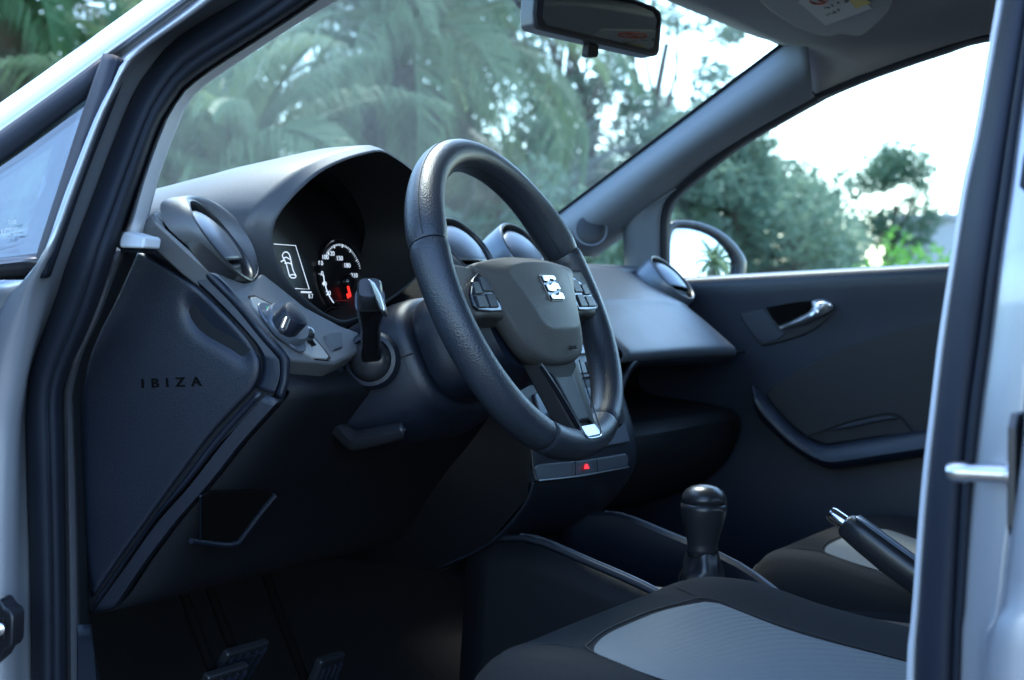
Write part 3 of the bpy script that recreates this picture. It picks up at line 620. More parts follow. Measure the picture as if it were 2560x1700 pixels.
lathe('switch_button', [(.006, 0), (.006, .002), (.001, .0025)], fp(730, 848, .004), FN, 'vent_satin', lsw, seg=24)
lathe('thumb_wheel', [(.008, -.005), (.009, 0), (.008, .005)], fp(763, 836, .003), (1, 0, 0), 'satin_chrome', lsw, seg=30)
panel('wheel_slot', [fp(a, b, .0035) for a, b in ((752, 822), (766, 828), (792, 862), (780, 866), (770, 856))], FN, .002, 'black_gloss', lsw, bevel=.0005)
for k in range(6):
    q = k * math.pi / 3; p = fp(673, 773, .0055)
    tube('lamp_symbol', [p + (a_ * math.cos(q) + b_ * math.sin(q)) * .001, p + (a_ * math.cos(q) + b_ * math.sin(q)) * .004], .0004, 'lit_green', lsw, seg=5)

# ---- instrument cluster (face recessed in the hood)
CP = V((CX, .3, .95)); CNm = V((0, -1, .12)).normalized()
def cp(a, b, off=0): return onp(a, b, CP + CNm * off, CNm)
clu = panel('instrument_cluster', [r - V((0, 0, 0)) for r in [V((CX + (p.x - CX) * 1.02, .3 + .12 * (p.z - .95), p.z)) for p in rings[0][::3]]], CNm, .006, 'dial_face', car, bevel=0)
dU = V((1, 0, 0)); dV = CNm.cross(dU); dV = -dV if dV.z < 0 else dV
dc = CP + dU * .09695 - dV * .0229 + CNm * .003; DR = .0403
def dp(ang, r, off=0): return dc + (dU * math.cos(ang) + dV * math.sin(ang)) * r + CNm * off
lathe('dial_bezel', [(DR * 1.2, 0), (DR * 1.16, .003), (DR * 1.1, .001)], dc, CNm, 'black_gloss', clu, seg=60, caps=False)
lathe('dial_plate', [(DR * 1.1, .0), (.001, .0004)], dc, CNm, 'dial_face', clu, seg=48, caps=False)
tube('dial_ring', [dp(R(a), DR * 1.02, .003) for a in range(178, 232, 4)], .0007, 'lit_white', clu, seg=5)
tube('dial_ring', [dp(R(a), DR * 1.12, .003) for a in range(-12, 24, 4)], .0004, 'lit_white', clu, seg=5)
for k in range(0, 39):
    ang = R(140 - k * 4.1); big = k % 6 == 2
    tube('dial_tick', [dp(ang, DR * (.90 if big else .94), .001), dp(ang, DR * 1.0, .001)], .0006 if big else .0004, 'lit_white', clu, seg=4)
for t_, a, b in (('120', 828, 634), ('100', 813, 643), ('150', 849, 646), ('180', 868, 664), ('210', 886, 689), ('80', 802, 658), ('60', 803, 684), ('40', 811, 710), ('20', 821, 733)):
    text('dial_numeral', t_, .0076, basis(cp(a, b, .0045), dU, dV), 'lit_white', clu, .0001, sx=1.2, bold=.0001)
hubp = cp(866, 705, .005)
tube('needle', [cp(870, 716, .012), cp(878, 750, .010)], .0016, 'red_needle', clu, seg=6)
tube('needle', [cp(868, 734, .009), cp(872, 749, .009)], .0012, 'red_needle', clu, seg=6)
lathe('needle_hub', [(.008, 0), (.008, .006), (.006, .008), (.001, .008)], hubp, CNm, 'black_gloss', clu, seg=30)
tube('needle_glow', [cp(884 + 4 * math.cos(q), 736 + 6 * math.sin(q), .009) for q in [k * math.pi / 8 for k in range(16)]], .0005, 'lit_red', clu, closed=True, seg=5)
# central display: frame and open-door pictogram
lc = cp(713, 668, .003)
def dsp(a, b): return cp(a, b, .004)
tube('display_line', [dsp(685, 610), dsp(739, 614), dsp(773, 723), dsp(733, 721)], .00055, 'lit_white', clu, seg=4)
tube('display_line', [dsp(677, 640), dsp(697, 672), dsp(709, 692)], .0007, 'lit_white', clu, seg=4)
tube('display_line', [dsp(753, 730), dsp(778, 731)], .0011, 'lit_white', clu, seg=4)
car_o = [(706, 640), (709, 632), (716, 630), (722, 634), (726, 645), (729, 660), (733, 676), (739, 688), (740, 692), (738, 694), (734, 695), (728, 694), (724, 690), (720, 676), (715, 658), (709, 646)]
tube('door_symbol', [dsp(a, b) for a, b in car_o], .00075, 'lit_white', clu, n=44, seg=4, closed=True)
tube('door_symbol', [dsp(708, 645), dsp(716, 643), dsp(724, 648)], .0007, 'lit_white', clu, seg=4)
tube('door_symbol', [dsp(712, 658), dsp(721, 657), dsp(728, 660)], .0007, 'lit_white', clu, seg=4)
tube('door_symbol', [dsp(725, 688), dsp(732, 686), dsp(738, 688)], .0007, 'lit_white', clu, seg=4)
tube('door_symbol', [dsp(710, 650), dsp(703, 654)], .0009, 'lit_white', clu, seg=4)
text('display_numeral', '8.7', .0075, basis(dsp(777, 741), dU, dV), 'lit_white', clu, .0001)
for (a, b, c, d) in ((840, 752, 884, 752), (845, 758, 884, 758), (828, 769, 882, 768)):
    tube('cluster_trim', [cp(a, b, .012), cp(c, d, .012)], .0007, 'satin_chrome', clu, seg=4)
tube('cluster_trim', [cp(812, 779, .012), cp(828, 769, .012)], .0007, 'satin_chrome', clu, seg=4)

# ---- steering wheel, built in its own frame: u right, v up, w towards the driver
WT, WY = R(24), R(4)
WC = V((-.35, 0, .9)); WU = V((math.cos(WY), math.sin(WY), 0)); WW = V((math.sin(WY) * math.cos(WT), -math.cos(WY) * math.cos(WT), math.sin(WT))); WV = WW.cross(WU)
def wp(u, v, w_): return WC + WU * u + WV * v + WW * w_
WR = .1705
wheel = empty('steering_wheel'); wheel.parent = car
def rim_c(a):
    u, v = WR * math.cos(a), WR * math.sin(a)
    if v < 0: v = -WR * math.sin(abs(math.asin(max(-1, min(1, -v / WR))))) if False else v * (1 - .035 * (v / WR) ** 4)
    return u, v
def rim_r(a):                                    # a little fatter at the thumb grips
    d = min(abs((a - R(28) + math.pi) % (2 * math.pi) - math.pi), abs((a - R(152) + math.pi) % (2 * math.pi) - math.pi))
    return .0184 + .0022 * math.exp(-(d / .28) ** 2)
def rim_arc(name, a0, a1, mat, grow=0, groove=True, n=60):
    vs = []; seg = 22
    for i in range(n):
        t = i / (n - 1); a = a0 + (a1 - a0) * t; u, v = rim_c(a); r = rim_r(a) + grow
        if groove:
            e = min(i, n - 1 - i)
            r -= {0: .0016, 1: .0004}.get(e, 0)
        for k in range(seg):
            q = 2 * math.pi * k / seg
            ru = math.cos(q) * r * .94; rw = math.sin(q) * r * 1.04
            vs.append(wp(u + math.cos(a) * ru, v + math.sin(a) * ru, rw))
    fs = grid_faces(n, seg, False, True) + [tuple(range(seg)), tuple(range((n - 1) * seg, n * seg))]
    return mesh(name, vs, fs, mat, wheel, sharp=60)
cuts = [R(20), R(160), R(243), R(297), R(380)]
for i in range(4): rim_arc('rim_grip', cuts[i] + .004, cuts[i + 1] - .004, 'wheel_leather')
def seam_ring(a0, a1, q, n=60):
    tube('rim_seam', [wp((lambda c, r: c[0] + math.cos(a) * math.cos(q) * r * .94)(rim_c(a), rim_r(a)), (lambda c, r: c[1] + math.sin(a) * math.cos(q) * r * .94)(rim_c(a), rim_r(a)), math.sin(q) * rim_r(a) * 1.04) for a in [a0 + (a1 - a0) * k / (n - 1) for k in range(n)]], .0005, 'black_matt', wheel, seg=5)
seam_ring(cuts[0] + .02, cuts[1] - .02, R(18)); seam_ring(cuts[0] + .02, cuts[1] - .02, R(165))
# airbag cover
P0 = [(0, .0415), (.035, .0412), (.07, .0385), (.1, .035), (.123, .031), (.117, .02), (.104, .003), (.089, -.026), (.073, -.056), (.058, -.071), (.04, -.078), (.02, -.081)]
half = P0; pad2 = half + [(0, -.0815)] + [(-u, v) for u, v in reversed(half[1:])]
F0 = [(0, .028), (.03, .0275), (.058, .024), (.07, .019), (.073, .014), (.07, .005), (.064, -.008), (.056, -.024), (.048, -.037), (.038, -.044), (.026, -.046), (.012, -.0465)]
face2 = F0 + [(0, -.0466)] + [(-u, v) for u, v in reversed(F0[1:])]
def ringw(l, w_, s=1): return resample([wp(u * s, v * s, w_(u, v) if callable(w_) else w_) for u, v in l], 72, True)
lp = lambda t: [(a * (1 - t) + c * t, b * (1 - t) + d * t) for (a, b), (c, d) in zip(pad2, face2)]
wf = lambda u, v: .0375 - .9 * u * u - 1.2 * (v + .008) ** 2
rg = [ringw(pad2, -.012, .985), ringw(pad2, .008), ringw(pad2, .0155, .995), ringw(lp(.06), .0195), ringw(lp(.18), lambda u, v: .0215), ringw(lp(.55), lambda u, v: .0275 - .2 * u * u), ringw(lp(.88), lambda u, v: .0335 - .5 * u * u), ringw(lp(.97), lambda u, v: .0352 - .7 * u * u), ringw(face2, lambda u, v: wf(u, v) - .0004, .98), ringw(face2, wf, .9), ringw(face2, lambda u, v: .0373, .5), ringw(face2, .0376, .05)]
pad = skin('airbag_cover', rg, 'wheel_pad', wheel, raw=True, closed=True, caps=True, sharp=50, sub=1)
# emblem: slanted S in bright chrome on a dark recess
def emb(l, w_, th, mat, nm): return panel(nm, [wp(u * .86, v * .92 - .003, w_) for u, v in l], WW, th, mat, wheel, bevel=.0011)
emb([(-.021, .0165), (.0155, .0165), (.0175, .0145), (.021, -.0145), (.019, -.0165), (-.0175, -.0165), (-.0195, -.0145), (-.0225, .0145)], .0384, .003, 'black_gloss', 'emblem_base')
emb([(-.0205, .015), (.0145, .015), (.016, .0095), (.010, .0085), (.003, .0105), (-.004, .0095), (-.009, .0065), (-.0205, .0075)], .0405, .002, 'chrome', 'emblem_bar')
emb([(-.0195, .0042), (-.008, .0030), (.0, .0062), (.008, .0062), (.0165, .0052), (.0185, -.0032), (.008, -.0022), (.0, -.0055), (-.008, -.0055), (-.0185, -.0045)], .0405, .002, 'chrome', 'emblem_bar')
emb([(-.018, -.0090), (-.0105, -.0082), (-.003, -.0098), (.004, -.0090), (.009, -.0058), (.019, -.0068), (.0195, -.015), (-.017, -.015)], .0405, .002, 'chrome', 'emblem_bar')
# small moulded marks low on the cover
for k, s in enumerate(('SRS', 'AIRBAG')):
    text('airbag_lettering', s, .0055, basis(wp(.02, -.058 - k * .009, .0285 - k * .0022), WU, WV - WW * -.25), 'black_matt', wheel, .0005)
# side spokes with their button pods
for sg in (-1, 1):
    S = [(.09, .032), (.125, .031), (.158, .034), (.166, .01), (.160, -.016), (.150, -.026), (.12, -.024), (.09, -.026), (.078, -.03), (.07, 0)]
    panel('side_spoke', [wp(sg * u, v, .0155) for u, v in S], WW, .03, 'wheel_pad', wheel, bevel=.006, bseg=4)
    Bt = [(.098, .019), (.116, .0215), (.1345, .014), (.1505, -.002), (.1535, -.014), (.147, -.0185), (.12, -.020), (.096, -.0195), (.094, -.01)]
    panel('button_pod', [wp(sg * u, v, .0185) for u, v in Bt], WW, .006, 'black_gloss', wheel, bevel=.0012)
    tube('pod_trim', [wp(sg * u, v, .0188) for u, v in Bt], .0005, 'vent_satin', wheel, seg=6, closed=True)
    for (u0, u1, v0, v1) in ((.103, .124, .001, .0165), (.127, .143, -.002, .011), (.103, .122, -.0165, -.002), (.125, .146, -.0165, -.004)):
        panel('button', [wp(sg * u, v, .0205) for u, v in ((u0, v0), (u1, v0), (u1 - .002, v1), (u0, v1))], WW, .003, 'dash_hard', wheel, bevel=.0008)
# lower spoke: gloss black V with bright edges and a satin tip
low = [(-.06, -.074), (.06, -.074), (.0215, -.160), (.017, -.164), (-.017, -.164), (-.0215, -.160)]
panel('lower_spoke', [wp(u, v, .013) for u, v in ((-.05, -.06), (.05, -.06), (.022, -.16), (-.022, -.16))], WW, .02, 'black_matt', wheel, bevel=.003)
skin('spoke_insert', [[wp(-.047 + .001, -.08, .012), wp(-.020, -.158, .015)], [wp(-.02, -.084, .0115), wp(-.012, -.146, .0145)], [wp(.02, -.084, .0115), wp(.012, -.146, .0145)], [wp(.047, -.08, .012), wp(.020, -.158, .015)]], 'spoke_black', wheel, n=14, solid=.002)
panel('spoke_tip', [wp(u, v, w_) for u, v, w_ in ((-.0182, -.150, .0172), (.0182, -.150, .0172), (.0205, -.159, .0195), (.016, -.1635, .0195), (-.016, -.1635, .0195), (-.0205, -.159, .0195))], WW, .004, 'satin_chrome', wheel, bevel=.0012)
for sg in (-1, 1):
    tube('spoke_edge', [wp(sg * .049, -.078, .0155), wp(sg * .035, -.11, .017), wp(sg * .0215, -.158, .0195), wp(sg * .016, -.1645, .0195), wp(0, -.1655, .0195)], .0008, 'satin_chrome', wheel, n=20, seg=6)
# hub behind the cover
wr = lambda w_, ru, vt, vb, q=3.2: [wp(math.copysign(abs(math.cos(t)) ** (2 / q), math.cos(t)) * ru, (vt + vb) / 2 + math.copysign(abs(math.sin(t)) ** (2 / q), math.sin(t)) * (vt - vb) / 2, w_) for t in [k * math.pi / 20 for k in range(40)]]
skin('hub_collar', [wr(-.006, .086, .034, -.076), wr(-.03, .093, .037, -.082), wr(-.06, .099, .039, -.083), wr(-.078, .101, .039, -.083), wr(-.084, .097, .036, -.08)], 'dash_hard', wheel, raw=True, closed=True, caps=True, sharp=50)

# ---- steering column shroud with stalk
colm = skin('steering_column', [wr(-.087, .098, .038, -.082), wr(-.091, .104, .044, -.088), wr(-.10, .106, .047, -.091), wr(-.12, .108, .05, -.096), wr(-.15, .109, .05, -.1), wr(-.21, .106, .045, -.085), wr(-.30, .10, .04, -.06)], 'dash_hard', car, raw=True, closed=True, caps=True, sharp=50)
tube('shroud_joint', [wp(-.1035, -.02, -.0905), wp(-.1085, -.018, -.12), wp(-.1095, -.016, -.15)], .0012, 'black_matt', colm, n=8, seg=5)
root = X(929, 900, -.475)
lathe('stalk_boot', [(.030, -.01), (.030, .001), (.027, .006), (.023, .007), (.0225, .002)], root, (-1, -.35, .1), 'dash_hard', colm, seg=40, caps=False)
lathe('stalk_ball', [(.0225, .0), (.021, .006), (.015, .012), (.006, .015), (.001, .0155)], root, (-1, -.35, .1), 'gloss_plastic', colm, seg=36)
tip = X(924, 724, -.565)
sd1 = (tip - root).normalized(); sa, sb, _ = frame_of(sd1)
def srect(c, hw, hh, q=4): return [c + sa * (math.copysign(abs(math.cos(t)) ** (2 / q), math.cos(t)) * hw) + sb * (math.copysign(abs(math.sin(t)) ** (2 / q), math.sin(t)) * hh) for t in [k * math.pi / 12 for k in range(24)]]
stk = skin('indicator_stalk', [srect(root.lerp(tip, t), a, b) for t, a, b in ((.05, .011, .010), (.3, .010, .009), (.55, .010, .010), (.72, .0125, .0125), (.86, .0145, .0135))], 'black_gloss', car, raw=True, closed=True, caps=True, sharp=50)
skin('stalk_end', [srect(root.lerp(tip, t), a, b) for t, a, b in ((.865, .0122, .0128), (.9, .0125, .013), (1.0, .0118, .0122), (1.03, .010, .0105))], 'gloss_plastic', stk, raw=True, closed=True, caps=True, sharp=30)
panel('stalk_cap', [X(a, b, -.575) for a, b in ((918, 694), (936, 706), (952, 734), (962, 768), (962, 782), (950, 776), (938, 748), (926, 716))], (-1, -.5, .3), .022, 'satin_chrome', stk, bevel=.002)
adj = skin('adjuster_lever', [[X(a, b, -.462) for a, b in ((816, 1058), (846, 1056), (868, 1068), (890, 1082), (960, 1070), (1006, 1062))], [X(a, b, -.478) for a, b in ((820, 1066), (848, 1074), (868, 1092), (890, 1100), (965, 1086), (1009, 1074))], [X(a, b, -.468) for a, b in ((822, 1074), (848, 1094), (868, 1114), (890, 1122), (965, 1104), (1010, 1090))]], 'gloss_plastic', car, n=30, across=8, solid=.008)

# ---- knee panel, storage pocket, lower dash
knee = []
for x in (None, -.55, -.45, -.35, -.25, -.15, -.05):
    knee.append([V((-.600 - .24 * (y - .1) if x is None else x, y, z)) for y, z in ((.17, .845), (.14, .835), (.116, .815), (.115, .806), (.153, .765), (.188, .723), (.223, .685), (.256, .643), (.29, .598), (.325, .588), (.42, .60))])
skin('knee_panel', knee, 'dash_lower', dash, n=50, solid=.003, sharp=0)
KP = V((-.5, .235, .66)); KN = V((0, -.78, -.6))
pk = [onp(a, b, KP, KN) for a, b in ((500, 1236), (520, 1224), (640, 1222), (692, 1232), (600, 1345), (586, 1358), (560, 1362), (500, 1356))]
panel('pocket_shade', [p + KN.normalized() * .004 for p in pk], KN, .003, 'void', dash, bevel=0)  # flat black plate; shade inside the pocket painted by its colour
tube('pocket_edge', [onp(a, b, KP + KN.normalized() * .006, KN) for a, b in ((690, 1236), (650, 1285), (604, 1346), (590, 1358), (560, 1362), (478, 1352))], .003, 'dash_hard', dash, n=24, seg=8)
tube('pocket_edge', [onp(a, b, KP + KN.normalized() * .006, KN) for a, b in ((501, 1240), (501, 1348))], .0012, 'dash_hard', dash, seg=6)
# ---- centre stack
cst = skin('centre_stack', [[V((x, y, z)) for y, z in ((.285, .95), (.235, .925), (.17, .885), (.135, .82), (.115, .76), (.10, .71), (.105, .66), (.16, .60), (.24, .56))] for x in (-.15, -.142, .132, .14)], 'dash_hard', car, n=44, solid=.003)
for sg, x in ((-1, -.15), (1, .14)):
    mesh('stack_side', [V((x, y, z)) for y, z in ((.285, .95), (.235, .925), (.17, .885), (.135, .82), (.115, .76), (.10, .71), (.105, .66), (.16, .60), (.24, .56), (.5, .56), (.5, .95))], [tuple(range(11))], 'dash_lower', cst, solid=.003)
def stack(z0, z1, x0, x1, lift, mat, nm, bev=.002):
    f = lambda z: .135 + (z - .82) * (.035 / .065) if z > .82 else (.115 + (z - .76) * (.02 / .06) if z > .76 else .10 + (z - .71) * .3)
    n = V((0, -1, .33)).normalized()
    return panel(nm, [V((x, f(z), z)) + n * lift for x, z in ((x0, z0), (x1, z0), (x1, z1), (x0, z1))], n, .012, mat, cst, bevel=bev)
stack(.795, .878, -.11, .112, .008, 'fascia_grey', 'radio_panel')
for k in range(6): stack(.80, .815, -.1 + k * .035, -.07 + k * .035, .011, 'gloss_plastic', 'radio_button', .001)
stack(.825, .868, -.07, .07, .010, 'black_gloss', 'radio_display')
stack(.705, .782, -.112, .114, .006, 'vent_satin', 'climate_panel')
for k in range(3): lathe('climate_knob', [(.02, 0), (.019, .012), (.016, .016), (.001, .0165)], V((-.07 + k * .07, .105, .745)), (0, -1, .3), 'gloss_plastic', cst, seg=30)
# hazard switch bar
hz = panel('switch_bar', [onp(a, b, V((0, .094, .69)), V((0, -1, .35))) for a, b in ((1334, 1168), (1345, 1156), (1450, 1150), (1565, 1132), (1573, 1142), (1572, 1168), (1450, 1192), (1345, 1204))], (0, -1, .35), .016, 'dash_hard', cst, bevel=.003)
hp = lambda a, b: onp(a, b, V((0, .091, .69)), V((0, -1, .35)))
panel('hazard_symbol', [hp(1461, 1172), (hp(1463, 1160) + hp(1461, 1172)) * .5, hp(1464, 1160), hp(1469, 1160), hp(1474, 1171)], (0, -1, .35), .001, 'lit_red', cst, bevel=0)
tube('switch_gap', [hp(1438, 1153), hp(1439, 1190)], .0006, 'black_matt', cst, seg=4)
tube('switch_gap', [hp(1492, 1147), hp(1494, 1180)], .0006, 'black_matt', cst, seg=4)
tube('switch_bar_edge', [hp(1345, 1202), hp(1450, 1190), hp(1571, 1168)], .0014, 'gloss_plastic', cst, n=8, seg=6)
# ---- passenger side of the dashboard: sloping pad, lip, glove box below
pas = []
for x, yo, zo in ((.138, .0, -.0), (.16, -.004, -.0), (.25, -.006, 0), (.4, -.004, -.001), (.52, .0, -.004), (.60, .018, -.01), (.64, .05, -.02)):
    pas.append([V((x, y + yo, z + zo)) for y, z in ((.34, .957), (.305, .953), (.285, .944), (.245, .922), (.205, .9), (.198, .893), (.17, .872), (.14, .848), (.122, .833), (.116, .826), (.12, .816), (.14, .812))])
skin('passenger_pad', pas, 'dash_soft', dash, n=56, across=30, solid=.003, sharp=0)
skin('pad_lip', [[V((x, y, z)) for x, y, z in ((.14, .13, .745), (.143, .122, .775), (.152, .118, .80), (.175, .1165, .816), (.22, .1155, .822), (.4, .117, .82), (.6, .14, .812))], [V((x, y, z)) for x, y, z in ((.15, .13, .745), (.155, .128, .77), (.168, .126, .79), (.19, .126, .804), (.23, .126, .806), (.4, .127, .802), (.6, .15, .795))]], 'dash_hard', dash, n=40, solid=.006)
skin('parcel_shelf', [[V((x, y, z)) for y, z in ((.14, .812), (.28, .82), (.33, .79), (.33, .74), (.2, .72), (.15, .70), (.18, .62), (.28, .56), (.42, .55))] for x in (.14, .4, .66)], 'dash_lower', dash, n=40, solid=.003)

# ---- passenger door
door = empty('passenger_door'); door.parent = car
DX = .685
prof = [(.03, 0), (.02, -.004), (-.006, -.004), (-.012, -.012), (-.012, -.03), (-.004, -.10), (.0, -.2), (.006, -.3), (.0, -.45), (.01, -.65)]
belt_pts = [sideR(a, b, DX) for a, b in ((1560, 701), (1735, 693), (1900, 686), (2100, 676), (2375, 657))]
bz = lambda y: belt_pts[1].z + (belt_pts[4].z - belt_pts[1].z) * (belt_pts[1].y - y) / (belt_pts[1].y - belt_pts[4].y)
rows = [[V((DX + dx, y, bz(y) + dz)) for y in (.55, .4, .25, .1, -.1, -.3, -.55)] for dx, dz in prof]
skin('door_panel', rows, 'door_plastic', door, n=40, across=50, solid=.004, sharp=0)
dq = lambda a, b, off=0: X(1700 + .3826 * a, 600 + .3826 * b, DX - .004 - off)
dn = (-1, 0, 0)
panel('handle_bezel', [dq(a, b, .006) for a, b in ((388, 490), (420, 465), (560, 430), (700, 400), (850, 378), (950, 375), (1000, 400), (1008, 440), (960, 520), (860, 595), (740, 645), (560, 690), (520, 678), (460, 610))], dn, .012, 'gloss_plastic', door, bevel=.004, n=60)
panel('handle_cup_shade', [dq(a, b, .0075) for a, b in ((560, 442), (700, 415), (860, 392), (880, 420), (870, 460), (660, 575), (610, 520))], dn, .002, 'void', door, bevel=0)  # flush black plate; the hollow's shade is put into its colour
panel('handle_plate', [dq(a, b, .008) for a, b in ((400, 492), (545, 452), (590, 515), (648, 590), (700, 600), (640, 650), (560, 676), (500, 640), (440, 570))], dn, .003, 'door_plastic', door, bevel=.001)
skin('door_handle', [[dq(a, b, o) for a, b, o in ((650, 570, .012), (760, 520, .02), (850, 470, .022), (868, 430, .02), (866, 402, .016), (930, 392, .014), (985, 412, .014))], [dq(a, b, o + .006) for a, b, o in ((655, 576, .014), (780, 530, .026), (880, 478, .03), (905, 450, .028), (915, 425, .022), (955, 415, .018), (996, 432, .016))], [dq(a, b, o) for a, b, o in ((662, 582, .012), (800, 545, .02), (880, 508, .022), (930, 490, .02), (965, 470, .016), (990, 455, .014), (1000, 440, .014))]], 'handle_chrome', door, n=30, across=12, solid=.003)
au = ((470, 940), (540, 1020), (600, 1085), (740, 1235), (850, 1312), (960, 1347), (1100, 1327), (1300, 1295), (1500, 1265), (1640, 1242))
al = ((486, 1040), (498, 1105), (548, 1180), (690, 1318), (850, 1432), (985, 1486), (1140, 1474), (1330, 1446), (1520, 1418), (1660, 1398))
crease = [(556, 998), (680, 905), (800, 830), (950, 752), (1100, 690), (1250, 634), (1400, 590), (1600, 545), (1800, 508)]
panel('door_insert', [dq(a, b, .004) for a, b in crease] + [dq(1800, 1240, .004), dq(1500, 1270, .004)] + [dq(a, b - 6, .004) for a, b in reversed(au[2:8])], dn, .008, 'door_insert', door, bevel=.006, bseg=4)
skin('armrest', [[dq(a, b, -.01) for a, b in au], [dq(a, b, .03) for a, b in au], [dq(a * .85 + c * .15, b * .85 + d * .15, .048) for (a, b), (c, d) in zip(au, al)], [dq(a * .3 + c * .7, b * .3 + d * .7, .062) for (a, b), (c, d) in zip(au, al)], [dq(a, b, .04) for a, b in al], [dq(a, b, -.01) for a, b in al]], 'door_plastic', door, n=50, across=24, solid=.003)
tube('panel_joint', [dq(a, b, .008) for a, b in ((820, 1285), (960, 1235), (1100, 1185), (1260, 1145), (1360, 1128), (1430, 1145), (1480, 1200), (1520, 1262))], .0018, 'black_matt', door, n=36, seg=6)
panel('grip_ledge', [dq(a, b, .010) for a, b in ((960, 1250), (1100, 1200), (1270, 1162), (1380, 1150), (1425, 1165), (1300, 1185), (1120, 1225))], dn, .006, 'door_plastic', door, bevel=.002)
tube('panel_joint', [dq(a, b, .012) for a, b in ((1500, 1230), (1560, 1300), (1640, 1390))], .002, 'black_matt', door, n=8, seg=6)
# window frame, glass and mirror sail
FRpx = [(1663, 696), (1662, 600), (1664, 545), (1676, 505), (1700, 478), (1760, 428), (1850, 360), (1960, 296), (2036, 252), (2130, 210), (2222, 175), (2350, 132), (2480, 96)]
FR = [sideR(a, b, .70) for a, b in FRpx]; FRin = [sideR(a - (12 if i < 4 else 6), b - (2 if i < 3 else 10), .695) for i, (a, b) in enumerate(FRpx)]
FR += [V((FR[-1].x, -.52, FR[-1].z + .006))]; FRin += [V((FRin[-1].x, -.52, FRin[-1].z + .01))]
skin('window_seal', [[p + V((-.004, 0, 0)) for p in FRin], [p.lerp(q, .5) + V((-.006, 0, 0)) for p, q in zip(FRin, FR)], FR, [p + V((.02, 0, 0)) for p in FR]], 'rubber', door, n=60, solid=.003)
gl = [p + V((.012, 0, 0)) for p in resample(FR, 40)]
win = mesh('window_glass', [V((.712 - (0 if p.z < BELT else TUMBLE * (p.z - BELT)), p.y, p.z)) for p in gl] + [V((.712, -.52, bz(-.52) - .03)), V((.712, .36, bz(.3) - .03))], [tuple(range(42))], 'side_glass', door, smooth=False)
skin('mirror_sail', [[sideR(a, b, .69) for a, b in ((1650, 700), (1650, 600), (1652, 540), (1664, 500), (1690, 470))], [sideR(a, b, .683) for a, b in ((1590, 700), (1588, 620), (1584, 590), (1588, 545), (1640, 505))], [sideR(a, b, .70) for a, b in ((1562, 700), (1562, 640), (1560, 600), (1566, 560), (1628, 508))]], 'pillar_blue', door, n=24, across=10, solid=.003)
mesh('quarter_glass', [sideR(a, b, .715) for a, b in ((1450, 720), (1590, 720), (1590, 540), (1450, 640))], [(0, 1, 2, 3)], 'side_glass', door, smooth=False)
skin('rear_edge', [[V((.69, -.53, z)) for z in (.3, .7, .93)], [V((.78, -.56, z)) for z in (.3, .7, .93)]], 'silver_paint', door, n=6, solid=.01)
skin('outer_skin', [[V((x, y, z)) for y in (.6, .2, -.3, -.6)] for x, z in ((.78, .25), (.82, .5), (.83, .72), (.81, .86), (.775, .918))], 'silver_paint', door, n=16, across=14, solid=.003)
# passenger centre pillar
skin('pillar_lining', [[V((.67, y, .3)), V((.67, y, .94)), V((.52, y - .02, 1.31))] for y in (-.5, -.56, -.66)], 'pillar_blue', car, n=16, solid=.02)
# ---- door mirror outside
mp0 = V((.90, .32, .95)); mnn = V((-.435, -.90, .125)).normalized()
mq = lambda a, b, off=0: onp(1600 + .36 * a, 300 + .36 * b, mp0 + mnn * off, mnn)
ho = [(150, 1110), (160, 900), (172, 770), (195, 722), (240, 700), (330, 697), (430, 715), (530, 755), (620, 815), (690, 890), (735, 965), (740, 1020), (722, 1110), (690, 1150), (250, 1160)]
hi = [(198, 1110), (205, 920), (222, 800), (240, 762), (275, 745), (350, 748), (430, 770), (510, 810), (575, 865), (630, 930), (655, 985), (657, 1020), (648, 1090), (620, 1130), (260, 1140)]
dm = skin('door_mirror', [[mq(a, b, -.004) for a, b in hi], [mq(a, b, .002) for a, b in hi], [mq(a * .3 + c * .7, b * .3 + d * .7, .005) for (a, b), (c, d) in zip(hi, ho)], [mq(a, b, 0) for a, b in ho], [mq(a, b, -.03) + V((0, 0, -.004)) for a, b in ho], [mq(450 + (a - 450) * .8, 930 + (b - 930) * .8, -.07) for a, b in ho], [mq(450 + (a - 450) * .45, 930 + (b - 930) * .45, -.095) for a, b in ho]], 'gloss_plastic', car, n=70, closed=True, sharp=0)
mesh('mirror_back', [mq(450 + (a - 450) * s, 930 + (b - 930) * s, o) for s, o in ((1.012, -.022), (.83, -.072), (.47, -.097), (.1, -.1)) for a, b in ho], grid_faces(4, len(ho), False, True), 'silver_paint', dm)
ring0 = resample([V((a, b, 0)) for a, b in hi], 40, True); mv = []; mc = V((430, 940, 0))
for k in range(13):
    for p in ring0:
        q = mc + (p - mc) * (1.005 - k / 12); d2 = ((q - mc).length * .36 * 2.75 / FPX * (1.7 if True else 1)) ** 2
        mv.append(mq(q.x, q.y, -.004 + .0045 - d2 / 2.6))
mesh('mirror_glass', mv, grid_faces(13, 40, False, True), 'mirror_silver', dm, sharp=0)
tube('mirror_foot', [mq(280, 1120, -.03), mq(120, 1130, -.03), V((.73, .40, .90))], .022, 'gloss_plastic', dm, n=8)

